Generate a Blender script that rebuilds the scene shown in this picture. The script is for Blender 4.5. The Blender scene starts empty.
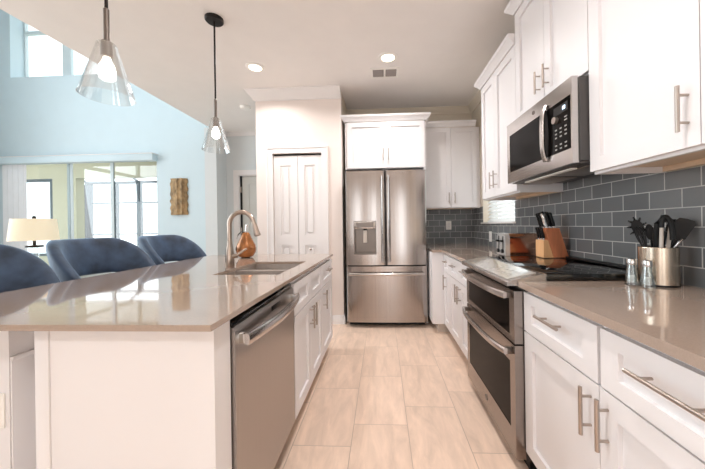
import bpy, bmesh, math, random
from mathutils import Vector, Matrix
random.seed(7)
PI = math.pi
scene = bpy.context.scene
COL = scene.collection

# ------------------------------------------------------------------ camera, world, exposure
cam_d = bpy.data.cameras.new('camera')
cam_d.sensor_width = 36.0
cam_d.lens = 287.2 * 36.0 / 705.0
cam_d.shift_x = -(368.0 - 352.5) / 705.0
cam_d.shift_y = -(234.5 - 225.28) / 705.0
cam_d.clip_start = 0.02
cam = bpy.data.objects.new('camera', cam_d)
COL.objects.link(cam)
cam.matrix_world = (Matrix.Translation((0, 0, 1.1573)) @ Matrix.Rotation(0.0482, 4, 'Z')
                    @ Matrix.Rotation(PI / 2, 4, 'X') @ Matrix.Rotation(-0.0145, 4, 'Z'))
scene.camera = cam

world = bpy.data.worlds.new('sky')
scene.world = world
world.use_nodes = True
wn = world.node_tree
wn.nodes.clear()
w_out = wn.nodes.new('ShaderNodeOutputWorld')
w_bg = wn.nodes.new('ShaderNodeBackground')
w_ramp = wn.nodes.new('ShaderNodeValToRGB')
w_tc = wn.nodes.new('ShaderNodeTexCoord')
w_sep = wn.nodes.new('ShaderNodeSeparateXYZ')
wn.links.new(w_tc.outputs['Generated'], w_sep.inputs[0])
wn.links.new(w_sep.outputs['Z'], w_ramp.inputs[0])
w_ramp.color_ramp.elements[0].color = (0.95, 0.98, 1.0, 1)
w_ramp.color_ramp.elements[1].color = (0.80, 0.92, 1.0, 1)
wn.links.new(w_ramp.outputs[0], w_bg.inputs[0])
w_bg.inputs[1].default_value = 2.2
wn.links.new(w_bg.outputs[0], w_out.inputs[0])

def area_light(name, loc, rot, sx, sy, power, color):
    d = bpy.data.lights.new(name, 'AREA')
    d.shape = 'RECTANGLE'
    d.size, d.size_y, d.energy, d.color = sx, sy, power, color
    o = bpy.data.objects.new(name, d)
    COL.objects.link(o)
    o.location, o.rotation_euler = loc, rot
    return o
# added fill lamps at invented openings: great room left wall, rear wall
area_light('added_fill_great_room', (-6.62, 1.2, 2.6), (0, -math.radians(98), 0), 4.2, 4.0, 100, (0.82, 0.93, 1.0)).data.spread = math.radians(140)
for lx in (-1.45, 0.30):
    area_light('added_fill_rear', (lx, -3.35, 1.15), (math.radians(108), 0, 0), 0.8, 2.2, 9, (0.93, 0.96, 1.0))

vs = scene.view_settings
scene.display_settings.display_device = 'sRGB'
vs.view_transform = 'Standard'
vs.look = 'None'
vs.gamma = 1.0
vs.use_curve_mapping = False
vs.exposure = 0.15

# ------------------------------------------------------------------ materials
def lin(c):
    return tuple(((v / 255) / 12.92 if v / 255 <= 0.04045 else ((v / 255 + 0.055) / 1.055) ** 2.4) for v in c)

def mat(name, rgb, rough=0.5, metal=0.0, var=0.03, scale=6.0, bump=0.0, bscale=40.0, stretch=(1, 1, 1), rvar=0.0,
        coat=0.0, sheen=0.0, emit=None, estr=0.0, spec=0.5):
    m = bpy.data.materials.new(name)
    m.use_nodes = True
    nt = m.node_tree
    b = nt.nodes['Principled BSDF']
    c = lin(rgb)
    tc = nt.nodes.new('ShaderNodeTexCoord')
    mp = nt.nodes.new('ShaderNodeMapping')
    mp.inputs['Scale'].default_value = stretch
    nt.links.new(tc.outputs['Object'], mp.inputs[0])
    nz = nt.nodes.new('ShaderNodeTexNoise')
    nz.inputs['Scale'].default_value = scale
    nz.inputs['Detail'].default_value = 3
    nt.links.new(mp.outputs[0], nz.inputs['Vector'])
    cr = nt.nodes.new('ShaderNodeValToRGB')
    cr.color_ramp.elements[0].position = 0.3
    cr.color_ramp.elements[1].position = 0.7
    cr.color_ramp.elements[0].color = tuple(v * (1 - var) for v in c) + (1,)
    cr.color_ramp.elements[1].color = tuple(min(1, v * (1 + var)) for v in c) + (1,)
    nt.links.new(nz.outputs['Fac'], cr.inputs[0])
    nt.links.new(cr.outputs[0], b.inputs['Base Color'])
    b.inputs['Roughness'].default_value = rough
    b.inputs['Metallic'].default_value = metal
    b.inputs['Coat Weight'].default_value = coat
    b.inputs['Sheen Weight'].default_value = sheen
    b.inputs['Specular IOR Level'].default_value = spec
    if rvar:
        mr = nt.nodes.new('ShaderNodeMapRange')
        mr.inputs['To Min'].default_value = max(0.01, rough - rvar)
        mr.inputs['To Max'].default_value = rough + rvar
        nt.links.new(nz.outputs['Fac'], mr.inputs['Value'])
        nt.links.new(mr.outputs[0], b.inputs['Roughness'])
    if bump:
        n2 = nt.nodes.new('ShaderNodeTexNoise')
        n2.inputs['Scale'].default_value = bscale
        nt.links.new(mp.outputs[0], n2.inputs['Vector'])
        bp = nt.nodes.new('ShaderNodeBump')
        bp.inputs['Strength'].default_value = bump
        bp.inputs['Distance'].default_value = 0.01
        nt.links.new(n2.outputs['Fac'], bp.inputs['Height'])
        nt.links.new(bp.outputs[0], b.inputs['Normal'])
    if emit:
        b.inputs['Emission Color'].default_value = lin(emit) + (1,)
        b.inputs['Emission Strength'].default_value = estr
    return m

def glass(name, tint=(1, 1, 1), base=0.04, top=0.5, rough=0.02):
    m = bpy.data.materials.new(name)
    m.use_nodes = True
    nt = m.node_tree
    nt.nodes.clear()
    out = nt.nodes.new('ShaderNodeOutputMaterial')
    tr = nt.nodes.new('ShaderNodeBsdfTransparent')
    gl = nt.nodes.new('ShaderNodeBsdfGlossy')
    mx = nt.nodes.new('ShaderNodeMixShader')
    lw = nt.nodes.new('ShaderNodeLayerWeight')
    mr = nt.nodes.new('ShaderNodeMapRange')
    lw.inputs['Blend'].default_value = 0.35
    mr.inputs['To Min'].default_value = base
    mr.inputs['To Max'].default_value = top
    tr.inputs[0].default_value = tuple(tint) + (1,)
    gl.inputs['Roughness'].default_value = rough
    nt.links.new(lw.outputs['Facing'], mr.inputs['Value'])
    nt.links.new(mr.outputs[0], mx.inputs[0])
    nt.links.new(tr.outputs[0], mx.inputs[1])
    nt.links.new(gl.outputs[0], mx.inputs[2])
    nt.links.new(mx.outputs[0], out.inputs[0])
    return m

def N(nt, t, op=None, a=None, b=None):
    n = nt.nodes.new('ShaderNodeMath')
    n.operation = op
    for i, v in ((0, a), (1, b)):
        if v is None: continue
        if isinstance(v, (int, float)): n.inputs[i].default_value = v
        else: nt.links.new(v, n.inputs[i])
    return n.outputs[0]

def tile_mat(name, ax_row, ax_len, row0, roww, len0, lenw, step, gw, tile_rgb, grout_rgb, rough, var, vein=0.0, bumpd=0.002, spec=0.5):
    """rows counted along ax_row, tiles laid along ax_len, each row shifted by `step`"""
    m = bpy.data.materials.new(name)
    m.use_nodes = True
    nt = m.node_tree
    bs = nt.nodes['Principled BSDF']
    tc = nt.nodes.new('ShaderNodeTexCoord')
    sp = nt.nodes.new('ShaderNodeSeparateXYZ')
    nt.links.new(tc.outputs['Object'], sp.inputs[0])
    R, L = sp.outputs[ax_row], sp.outputs[ax_len]
    r = N(nt, 0, 'DIVIDE', N(nt, 0, 'SUBTRACT', R, row0), roww)
    ri = N(nt, 0, 'FLOOR', r)
    rf = N(nt, 0, 'SUBTRACT', r, ri)
    sh = N(nt, 0, 'MULTIPLY', ri, step)
    l = N(nt, 0, 'DIVIDE', N(nt, 0, 'SUBTRACT', N(nt, 0, 'SUBTRACT', L, len0), sh), lenw)
    li = N(nt, 0, 'FLOOR', l)
    lf = N(nt, 0, 'SUBTRACT', l, li)
    def edge(fr, w):
        d = N(nt, 0, 'MULTIPLY', N(nt, 0, 'MINIMUM', fr, N(nt, 0, 'SUBTRACT', 1.0, fr)), w)
        mr = nt.nodes.new('ShaderNodeMapRange')
        mr.inputs['From Min'].default_value = gw * 0.5
        mr.inputs['From Max'].default_value = gw * 0.5 + 0.0012
        nt.links.new(d, mr.inputs['Value'])
        return mr.outputs[0]
    tile = N(nt, 0, 'MINIMUM', edge(rf, roww), edge(lf, lenw))
    cmb = nt.nodes.new('ShaderNodeCombineXYZ')
    nt.links.new(ri, cmb.inputs[0]); nt.links.new(li, cmb.inputs[1])
    wn_ = nt.nodes.new('ShaderNodeTexWhiteNoise')
    wn_.noise_dimensions = '2D'
    nt.links.new(cmb.outputs[0], wn_.inputs['Vector'])
    # veins: noise offset per tile
    off = nt.nodes.new('ShaderNodeVectorMath'); off.operation = 'SCALE'
    off.inputs['Scale'].default_value = 7.3
    nt.links.new(cmb.outputs[0], off.inputs[0])
    add = nt.nodes.new('ShaderNodeVectorMath'); add.operation = 'ADD'
    nt.links.new(tc.outputs['Object'], add.inputs[0]); nt.links.new(off.outputs[0], add.inputs[1])
    mp = nt.nodes.new('ShaderNodeMapping')
    mp.inputs['Rotation'].default_value = (0, 0, 0.7)
    mp.inputs['Scale'].default_value = (9, 2.2, 2)
    nt.links.new(add.outputs[0], mp.inputs[0])
    nz = nt.nodes.new('ShaderNodeTexNoise')
    nz.inputs['Scale'].default_value = 1.6; nz.inputs['Detail'].default_value = 7; nz.inputs['Roughness'].default_value = 0.62
    nz.inputs['Distortion'].default_value = 0.6
    nt.links.new(mp.outputs[0], nz.inputs['Vector'])
    c = lin(tile_rgb)
    cr = nt.nodes.new('ShaderNodeValToRGB')
    cr.color_ramp.elements[0].position = 0.32; cr.color_ramp.elements[1].position = 0.66
    cr.color_ramp.elements[0].color = tuple(v * (1 - vein) for v in c) + (1,)
    cr.color_ramp.elements[1].color = tuple(min(1, v * (1 + vein * 0.6)) for v in c) + (1,)
    nt.links.new(nz.outputs['Fac'], cr.inputs[0])
    mr = nt.nodes.new('ShaderNodeMapRange')
    mr.inputs['To Min'].default_value = 1 - var; mr.inputs['To Max'].default_value = 1 + var
    nt.links.new(wn_.outputs['Value'], mr.inputs['Value'])
    sc = nt.nodes.new('ShaderNodeVectorMath'); sc.operation = 'SCALE'
    nt.links.new(cr.outputs[0], sc.inputs[0]); nt.links.new(mr.outputs[0], sc.inputs['Scale'])
    mx = nt.nodes.new('ShaderNodeMix'); mx.data_type = 'RGBA'
    nt.links.new(tile, mx.inputs[0])
    mx.inputs[6].default_value = lin(grout_rgb) + (1,)
    nt.links.new(sc.outputs[0], mx.inputs[7])
    nt.links.new(mx.outputs[2], bs.inputs['Base Color'])
    rr = nt.nodes.new('ShaderNodeMapRange')
    rr.inputs['To Min'].default_value = 0.85; rr.inputs['To Max'].default_value = rough
    nt.links.new(tile, rr.inputs['Value']); nt.links.new(rr.outputs[0], bs.inputs['Roughness'])
    bs.inputs['Specular IOR Level'].default_value = spec
    bp = nt.nodes.new('ShaderNodeBump')
    bp.inputs['Distance'].default_value = bumpd; bp.inputs['Strength'].default_value = 0.5
    nt.links.new(tile, bp.inputs['Height']); nt.links.new(bp.outputs[0], bs.inputs['Normal'])
    return m

M = {}
M['cab'] = mat('white_cabinet_paint', (230, 226, 226), 0.45, var=0.008, scale=3)
M['cab_wood'] = mat('cabinet_underside_wood', (232, 206, 178), 0.5, var=0.08, scale=5, stretch=(1, 0.15, 1))
M['kick'] = mat('toe_kick_board', (205, 192, 180), 0.5)
M['wall_warm'] = mat('warm_white_wall_paint', (234, 222, 215), 0.6, var=0.01, bump=0.03, bscale=220)
M['wall_beige'] = mat('kitchen_wall_paint', (224, 212, 194), 0.6, var=0.01, bump=0.03, bscale=220)
M['ceil'] = mat('ceiling_paint', (240, 235, 231), 0.8, var=0.012, bump=0.06, bscale=160)
M['wall_daylit'] = mat('daylight_tinted_wall_paint', (206, 222, 228), 0.65, var=0.01, bump=0.03, bscale=220)  # bluish daylight tint put into the wall colour
M['wall_grey'] = mat('pale_grey_wall_paint', (214, 217, 217), 0.65, var=0.01)
M['trim'] = mat('white_trim_paint', (234, 229, 227), 0.38, var=0.006)
M['door_grey'] = mat('grey_door_paint', (206, 204, 198), 0.42, var=0.01)
M['nickel'] = mat('brushed_nickel', (178, 166, 157), 0.34, 1.0, var=0.05, scale=60, stretch=(1, 1, 0.1))
M['steel'] = mat('brushed_stainless_steel', (172, 164, 159), 0.2, 1.0, var=0.05, scale=5, stretch=(10, 10, 0.03), rvar=0.05, bump=0.16, bscale=0.9)
M['steel_flat'] = mat('stainless_trim', (194, 189, 186), 0.22, 1.0, var=0.03, scale=20, stretch=(0.1, 0.1, 6))
M['steel_oven'] = mat('oven_stainless', (158, 150, 145), 0.26, 1.0, var=0.03, scale=20, stretch=(0.1, 0.1, 6))
M['steel_dw'] = mat('satin_stainless_panel', (174, 168, 164), 0.32, 1.0, var=0.03, scale=7, stretch=(14, 14, 0.05), rvar=0.05)
M['steel_dark'] = mat('dark_stainless', (120, 112, 106), 0.35, 1.0, var=0.04)
M['chrome'] = mat('polished_chrome', (222, 220, 218), 0.07, 1.0, var=0.01)
M['faucet'] = mat('warm_brushed_nickel', (182, 166, 154), 0.28, 1.0, var=0.03, scale=50)
M['black_glass'] = mat('black_oven_glass', (16, 13, 12), 0.12, var=0.02, spec=0.05)
M['black_gloss'] = mat('black_glass_cooktop', (12, 11, 11), 0.05, var=0.02, coat=0.3)
M['panel_glass'] = mat('glass_panel_painted_reflection', (178, 174, 166), 0.1, var=0.02, coat=1.0, spec=0.8)  # pale base paints the cabinet and ceiling reflection onto the glass panel
M['black'] = mat('black_plastic', (11, 11, 12), 0.35, var=0.05, spec=0.35)
M['black_metal'] = mat('black_bronze_metal', (38, 34, 33), 0.4, 0.6, var=0.05)
M['dark_grey'] = mat('dark_grey_appliance_side', (62, 58, 56), 0.4, var=0.03)
M['satin_chrome'] = mat('satin_chrome', (222, 220, 217), 0.22, 0.55, var=0.02)
M['chrome_warm'] = mat('chrome_painted_reflection', (214, 172, 150), 0.16, 1.0, var=0.05, scale=8, stretch=(9, 1, 0.2))  # chrome; the warm tint paints in the knife block's reflection
M['block_wood'] = mat('reddish_knife_block_wood', (204, 126, 88), 0.42, var=0.12, scale=9, stretch=(6, 6, 0.6))
M['block_light'] = mat('light_knife_block_wood', (224, 172, 122), 0.42, var=0.08, scale=9, stretch=(6, 6, 0.6))
M['grip'] = mat('beige_grip', (206, 196, 186), 0.45, var=0.03)
M['velvet'] = mat('navy_velvet', (52, 70, 94), 0.6, var=0.55, scale=9, sheen=0.9, bump=0.1, bscale=60)
M['velvet'].node_tree.nodes['Principled BSDF'].inputs['Sheen Tint'].default_value = (0.55, 0.76, 1.0, 1)
M['velvet'].node_tree.nodes['Principled BSDF'].inputs['Sheen Roughness'].default_value = 0.4
M['leg'] = mat('dark_stool_leg', (52, 44, 40), 0.4)
M['shade'] = mat('cream_lamp_shade', (240, 232, 208), 0.8, var=0.03, scale=80, emit=(255, 240, 205), estr=0.22)
M['pear'] = mat('amber_glazed_pear', (166, 106, 58), 0.24, 0.5, var=0.35, scale=9, coat=0.4)
M['art'] = mat('weathered_gold_bark', (150, 122, 86), 0.5, 0.35, var=0.5, scale=16, stretch=(1, 1, 0.5), bump=0.6, bscale=22)
M['beige_stucco'] = mat('beige_stucco', (204, 200, 174), 0.85, var=0.03, bump=0.1, bscale=120)
M['bronze_frame'] = mat('grey_screen_cage_metal', (44, 56, 66), 0.5, 0.2)
M['slider_frame'] = mat('grey_white_aluminium', (206, 217, 220), 0.4, 0.0)
M['gasket'] = mat('dark_gasket', (74, 88, 96), 0.6)
M['paver'] = mat('patio_pavers', (132, 126, 118), 0.8, var=0.08)
M['vane'] = mat('white_blind_vane', (246, 247, 250), 0.6, var=0.02)
M['blind'] = mat('white_window_blind', (238, 240, 238), 0.5, var=0.01)
M['plate'] = mat('white_plastic_plate', (244, 240, 234), 0.35, var=0.005)
M['sink'] = mat('brushed_sink_steel', (206, 198, 192), 0.42, 1.0, var=0.05, scale=30)
M['lens'] = mat('lamp_diffuser', (255, 250, 240), 0.5, emit=(255, 240, 214), estr=4)
M['bulb'] = mat('glowing_bulb', (255, 250, 240), 0.4, emit=(255, 247, 236), estr=9)
M['digit'] = mat('lit_digits', (230, 245, 255), 0.4, emit=(225, 240, 255), estr=2.0)
M['print'] = mat('pale_key_print', (150, 146, 142), 0.5)
M['vent_dark'] = mat('duct_shadow_grey', (158, 151, 147), 0.7)
M['glass'] = glass('window_glass', (0.98, 1, 1), 0.03, 0.35)
M['pglass'] = glass('clear_pendant_glass', (0.99, 1.0, 1.0), 0.07, 0.75, 0.03)
M['sglass'] = glass('shaker_glass', (0.9, 0.93, 0.93), 0.12, 0.8, 0.04)
M['salt'] = mat('salt_grains', (236, 234, 230), 0.8)
M['floor'] = tile_mat('beige_porcelain_floor_tile', 0, 1, -0.179 - 3.1, 0.310, 1.497 - 1.53, 0.533, 0.170, 0.003, (232, 206, 186), (188, 166, 148), 0.26, 0.03, vein=0.14)
M['splash_r'] = tile_mat('slate_glass_backsplash_tile', 2, 1, 0.8875, 0.0812, 1.412 + 0.0735 * 4 - 0.147 * 8, 0.1475, 0.07375, 0.0030, (110, 112, 113), (196, 194, 190), 0.16, 0.10, vein=0.05)
M['splash_b'] = tile_mat('slate_glass_backsplash_tile_far', 2, 0, 0.8875, 0.0812, 0.43, 0.1475, 0.07375, 0.0030, (110, 112, 113), (196, 194, 190), 0.14, 0.12, vein=0.05)

def quartz(name, rgb):
    m = mat(name, rgb, 0.05, var=0.05, scale=240, spec=1.0, coat=0.25)
    return m
M['quartz'] = quartz('taupe_quartz', (164, 145, 131))

# ------------------------------------------------------------------ mesh building
def FR(X):  return lambda u, n, z: (X - n, u, z)      # faces -x, u runs along y
def FI(X):  return lambda u, n, z: (X + n, u, z)      # faces +x
def FB(Y):  return lambda u, n, z: (u, Y - n, z)      # faces -y, u runs along x
def FH(Z):  return lambda u, n, z: (u, z, Z + n)      # horizontal sheet: u=x, z=y, n=up
ID = lambda x, y, z: (x, y, z)

class MB:
    def __init__(self, mp=ID):
        self.bm = bmesh.new(); self.mp = mp
    def v(self, p): return self.bm.verts.new(self.mp(*p))
    def f(self, vs):
        try: return self.bm.faces.new(vs)
        except ValueError: return None
    def box(self, a0, a1, b0, b1, c0, c1, bev=0.0, seg=2):
        v = [self.v((a, b, c)) for a in (a0, a1) for b in (b0, b1) for c in (c0, c1)]
        fs = [self.f([v[i] for i in q]) for q in ((0, 1, 3, 2), (4, 6, 7, 5), (0, 4, 5, 1), (2, 3, 7, 6), (0, 2, 6, 4), (1, 5, 7, 3))]
        if bev:
            es = list({e for f in fs for e in f.edges})
            bmesh.ops.bevel(self.bm, geom=es, offset=bev, segments=seg, profile=0.5, affect='EDGES')
        return self
    def ring(self, c, ax, r, seg, ref=None):
        ax = Vector(ax).normalized()
        ref = Vector(ref) if ref is not None else (Vector((0, 0, 1)) if abs(ax.z) < 0.9 else Vector((1, 0, 0)))
        a = ax.cross(ref).normalized(); b = ax.cross(a).normalized()
        rx, ry = (r if isinstance(r, tuple) else (r, r))
        return [self.v(tuple(Vector(c) + a * rx * math.cos(2 * PI * i / seg) + b * ry * math.sin(2 * PI * i / seg))) for i in range(seg)]
    def loft(self, rings, cap=True, closed=False):
        n = len(rings[0])
        rr = list(zip(rings, rings[1:]))
        if closed: rr.append((rings[-1], rings[0]))
        for A, B in rr:
            for i in range(n): self.f([A[i], A[(i + 1) % n], B[(i + 1) % n], B[i]])
        if cap and not closed:
            self.f(rings[0][::-1]); self.f(rings[-1])
        return self
    def cyl(self, p0, p1, r0, r1=None, seg=20, cap=True):
        r1 = r0 if r1 is None else r1
        ax = Vector(p1) - Vector(p0)
        return self.loft([self.ring(p0, ax, r0, seg), self.ring(p1, ax, r1, seg)], cap)
    def tube(self, pts, r, seg=12, ref=None):
        P = [Vector(p) for p in pts]; rings = []
        for i, p in enumerate(P):
            t = (P[min(i + 1, len(P) - 1)] - P[max(i - 1, 0)])
            rad = r[i] if isinstance(r, list) else r
            rings.append(self.ring(p, t, rad, seg, ref))
        return self.loft(rings)
    def lathe(self, prof, c=(0, 0), seg=32, cap=True, sx=1, sy=1):
        rings = [[self.v((c[0] + sx * r * math.cos(2 * PI * i / seg), c[1] + sy * r * math.sin(2 * PI * i / seg), z)) for i in range(seg)] for r, z in prof]
        return self.loft(rings, cap)
    def prism(self, poly, k0, k1, order='acb'):
        """poly of (p,q); extruded along a third local axis. order names which local axis p,q and k fill: a=first b=second c=third"""
        def pt(p, q, k):
            d = {order[0]: p, order[1]: q, order[2]: k}
            return (d['a'], d['b'], d['c'])
        A = [self.v(pt(p, q, k0)) for p, q in poly]; B = [self.v(pt(p, q, k1)) for p, q in poly]
        return self.loft([A, B])
    def slab(self, us, zs, skip, n0, n1):
        """sheet of cells with holes, local u/z grid, thickness n0..n1"""
        V = {}
        def g(i, j, k):
            if (i, j, k) not in V: V[(i, j, k)] = self.v((us[i], (n0, n1)[k], zs[j]))
            return V[(i, j, k)]
        ok = lambda i, j: 0 <= i < len(us) - 1 and 0 <= j < len(zs) - 1 and (i, j) not in skip
        for i in range(len(us) - 1):
            for j in range(len(zs) - 1):
                if not ok(i, j): continue
                for k in (0, 1): self.f([g(i, j, k), g(i + 1, j, k), g(i + 1, j + 1, k), g(i, j + 1, k)])
                if not ok(i - 1, j): self.f([g(i, j, 0), g(i, j + 1, 0), g(i, j + 1, 1), g(i, j, 1)])
                if not ok(i + 1, j): self.f([g(i + 1, j, 0), g(i + 1, j + 1, 0), g(i + 1, j + 1, 1), g(i + 1, j, 1)])
                if not ok(i, j - 1): self.f([g(i, j, 0), g(i + 1, j, 0), g(i + 1, j, 1), g(i, j, 1)])
                if not ok(i, j + 1): self.f([g(i, j + 1, 0), g(i + 1, j + 1, 0), g(i + 1, j + 1, 1), g(i, j + 1, 1)])
        return self
    def sweep(self, prof, path, side=1):
        """profile (out, z) swept along a horizontal world path with mitred corners; out is to the right of travel * side"""
        P = [Vector((x, y)) for x, y in path]; rings = []
        for i, p in enumerate(P):
            ds = []
            if i > 0: ds.append((p - P[i - 1]).normalized())
            if i < len(P) - 1: ds.append((P[i + 1] - p).normalized())
            ns = [Vector((d.y, -d.x)) * side for d in ds]
            nn = sum(ns, Vector((0, 0))); nn = nn / nn.dot(ns[0])
            rings.append([self.v((p.x + nn.x * o, p.y + nn.y * o, z)) for o, z in prof])
        return self.loft(rings)
    def build(self, name, material, parent=None, smooth=35):
        bm = self.bm
        bmesh.ops.recalc_face_normals(bm, faces=bm.faces[:])
        root = parent
        while root is not None and root.parent is not None: root = root.parent
        off = Vector(root.location) if root is not None else Vector((0, 0, 0))
        if off.length:
            for v in bm.verts: v.co -= off
        me = bpy.data.meshes.new(name)
        bm.to_mesh(me); bm.free()
        me.materials.append(M[material] if isinstance(material, str) else material)
        me.polygons.foreach_set('use_smooth', [True] * len(me.polygons))
        me.set_sharp_from_angle(angle=math.radians(smooth))
        o = bpy.data.objects.new(name, me)
        COL.objects.link(o)
        if parent is not None: o.parent = parent
        return o

def thing(name, label, cat, loc=(0, 0, 0), group=None):
    o = bpy.data.objects.new(name, None)
    o.empty_display_size = 0.05
    COL.objects.link(o)
    o.location = loc
    o['label'] = label; o['category'] = cat
    if group: o['group'] = group
    return o
def tag(o, label, cat, group=None):
    o['label'] = label; o['category'] = cat
    if group: o['group'] = group
    return o
def struct(name, loc=None):
    o = bpy.data.objects.new(name, None)
    o.empty_display_size = 0.05
    COL.objects.link(o)
    if loc: o.location = loc
    o['kind'] = 'structure'
    return o
def S(o, label=None, cat=None):
    o['kind'] = 'structure'
    if label: o['label'] = label
    if cat: o['category'] = cat
    return o
def dup(root, loc, label=None, group=None):
    r = root.copy(); COL.objects.link(r); r.location = loc
    if label: r['label'] = label
    if group: r['group'] = group
    for ch in list(root.children):
        c = ch.copy(); COL.objects.link(c); c.parent = r
        for g in ch.children:
            d = g.copy(); COL.objects.link(d); d.parent = c
    return r

# ------------------------------------------------------------------ main dimensions
CZ = 0.89            # countertop height
CEIL = 2.77
XW = 1.268           # right wall
YB = 4.05            # kitchen back wall
XU = 0.948           # upper cabinet face
XF = 0.6455          # right base cabinet face
XC = 0.6231          # right counter edge
XI = -0.4718         # island counter edge
XIF = -0.50          # island cabinet face
R0, R1 = 1.354, 2.104
U1 = 2.055          # far end of the cabinet over the microwave

# ------------------------------------------------------------------ room shell
S(MB().box(-6.75, 1.45, -3.5, 5.4, -0.12, 0.0).build('floor', 'floor'))
S(MB().box(-2.75, 1.45, -3.3, 4.98, CEIL, CEIL + 0.3).build('ceiling', 'ceil'))
S(MB().box(-6.75, -2.75, -3.3, 4.85, 5.3, 5.45).build('ceiling_great', 'ceil'))
S(MB().box(-2.75, -2.6, -3.3, 4.5, CEIL + 0.3, 5.3).build('wall_loft', 'wall_daylit'))
# right wall with the small window above the counter
S(MB(FR(XW)).slab([-3.3, 2.78, 3.66, 4.2], [0, 1.17, 2.05, CEIL], {(1, 1)}, -0.18, 0).build('wall_right', 'wall_beige'))
S(MB().box(-0.461, XW, YB, YB + 0.15, 0, CEIL).build('wall_back', 'wall_beige'))
# pantry box: front wall with the bifold opening, right return, left return
S(MB(FB(3.367)).slab([-1.489, -1.285, -0.70, -0.461], [0, 2.025, CEIL], {(1, 0)}, -0.11, 0).build('wall_pantry', 'wall_warm'))
S(MB().box(-0.575, -0.461, 3.477, YB + 0.15, 0, CEIL).build('wall_pantry_side', 'wall_beige'))
S(MB().box(-1.489, -1.375, 3.477, 4.8, 0, CEIL).build('wall_pantry_left', 'wall_grey'))
S(MB().box(-1.375, -0.575, 4.1, 4.2, 0, CEIL).build('wall_pantry_rear', 'wall_warm'))
# hall
S(MB().box(-2.84, -2.645, 4.5, 4.8, 0, CEIL).build('wall_column', 'wall_grey'))
S(MB(FB(4.8)).slab([-2.9, -2.44, -1.52, -1.375], [0, 2.05, CEIL], {(1, 0)}, -0.15, 0).build('wall_hall', 'wall_grey'))
# great room far wall: sliding door + high window
S(MB(FB(4.55)).slab([-6.45, -6.30, -6.22, -4.55, -3.675, -2.84], [0, 2.36, 3.735, 4.95, 5.3],
                    {(1, 0), (2, 0), (3, 0), (2, 2)}, -0.25, 0).build('wall_great_far', 'wall_daylit'))
S(MB(FI(-6.45)).slab([-3.3, -1.0, 3.3, 4.8], [0, 0.4, 4.7, 5.3], {(1, 1)}, -0.2, 0).build('wall_great_left', 'wall_daylit'))  # opening invented for the left fill lamp
S(MB(lambda u, n, z: (u, -3.15 - n, z)).slab([-6.45, -1.88, -1.02, -0.13, 0.73, XW + 0.18], [0, 2.35, CEIL, 5.3], {(1, 0), (3, 0)}, 0, 0.15).build('wall_rear', 'wall_warm'))  # openings invented for the rear fill lamps, spaced to streak the steel

# crown mouldings of the setting
CR = [(0.0, 0.0), (0.0, -0.115), (0.018, -0.112), (0.024, -0.098), (0.052, -0.058), (0.078, -0.032), (0.084, -0.018), (0.094, -0.012), (0.094, 0.0)]
def crown_prof(z): return [(o, z + dz) for o, dz in CR]
S(MB().sweep(crown_prof(CEIL), [(-1.489, 4.78), (-1.489, 3.367), (-0.461, 3.367)], 1).build('trim_1', 'trim'))
S(MB().sweep([(o * 0.5, CEIL + dz * 0.5) for o, dz in CR], [(-2.645, 4.5), (-2.645, 4.8), (-1.5, 4.8)], 1).build('trim_2', 'trim'))
S(MB().sweep([(o * 0.75, CEIL + dz * 0.75) for o, dz in CR], [(-0.461, YB), (XW, YB), (XW, 2.78)], 1).build('trim_3', 'wall_beige'))
# baseboards
BBP = [(0, 0.0), (0.016, 0.0), (0.016, 0.075), (0.012, 0.082), (0.012, 0.092), (0.006, 0.102), (0, 0.104)]
S(MB().sweep(BBP, [(-0.63, 3.367), (-0.461, 3.367), (-0.461, 3.47)], 1).build('baseboard_pantry', 'trim'))
S(MB().sweep(BBP, [(-1.489, 4.78), (-1.489, 3.367), (-1.36, 3.367)], 1).build('baseboard_pantry_left', 'trim'))
S(MB().sweep(BBP, [(-6.43, 4.55), (-6.03, 4.55)], -1 * -1).build('baseboard_great', 'trim'))
S(MB().sweep(BBP, [(-3.6, 4.55), (-2.84, 4.55), (-2.84, 4.5), (-2.645, 4.5), (-2.645, 4.8), (-2.53, 4.8)], 1).build('baseboard_hall', 'trim'))

# backsplash tile on both walls
S(MB(FR(XW)).slab([0.3, R0, U1, 2.78, 3.66, YB - 0.008], [CZ, 1.17, 1.371, 1.50], {(3, 1), (0, 2), (2, 2), (3, 2), (4, 2)}, 0.0, 0.008).build('backsplash_right', 'splash_r'))
S(MB(FB(YB)).box(0.524, XW - 0.008, 0.0, 0.008, CZ, 1.361).build('backsplash_back', 'splash_b'))

# small kitchen window with its blind
w = struct('window_1', (XW, 3.22, 1.17))
fr = MB(FR(XW))
fr.slab([2.78, 2.82, 3.62, 3.66], [1.17, 1.21, 2.01, 2.05], {(1, 1)}, -0.15, -0.10)
fr.build('window_frame', 'trim', w)
MB(FR(XW)).box(2.82, 3.62, -0.128, -0.122, 1.21, 2.01).build('window_pane', 'glass', w)
MB(FR(XW)).box(2.77, 3.67, -0.10, 0.03, 1.155, 1.172, 0.004).build('window_sill', 'trim', w)
bl = thing('window_blind', 'white slatted blind in the small kitchen window beside the toaster', 'blind', (XW + 0.05, 3.22, 1.2))
b = MB(FR(XW))
for i in range(19):
    z = 1.20 + i * 0.043
    b.prism([(-0.068, z + 0.016), (-0.064, z + 0.018), (-0.040, z - 0.016), (-0.044, z - 0.018)], 2.825, 3.615, 'bca')
b.build('slats', 'blind', bl)
MB(FR(XW)).box(2.822, 3.618, -0.085, -0.025, 2.005, 2.045, 0.004).build('head_rail', 'blind', bl)
MB(FR(XW)).box(2.825, 3.615, -0.07, -0.035, 1.173, 1.186, 0.003).build('bottom_rail', 'blind', bl)

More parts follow.
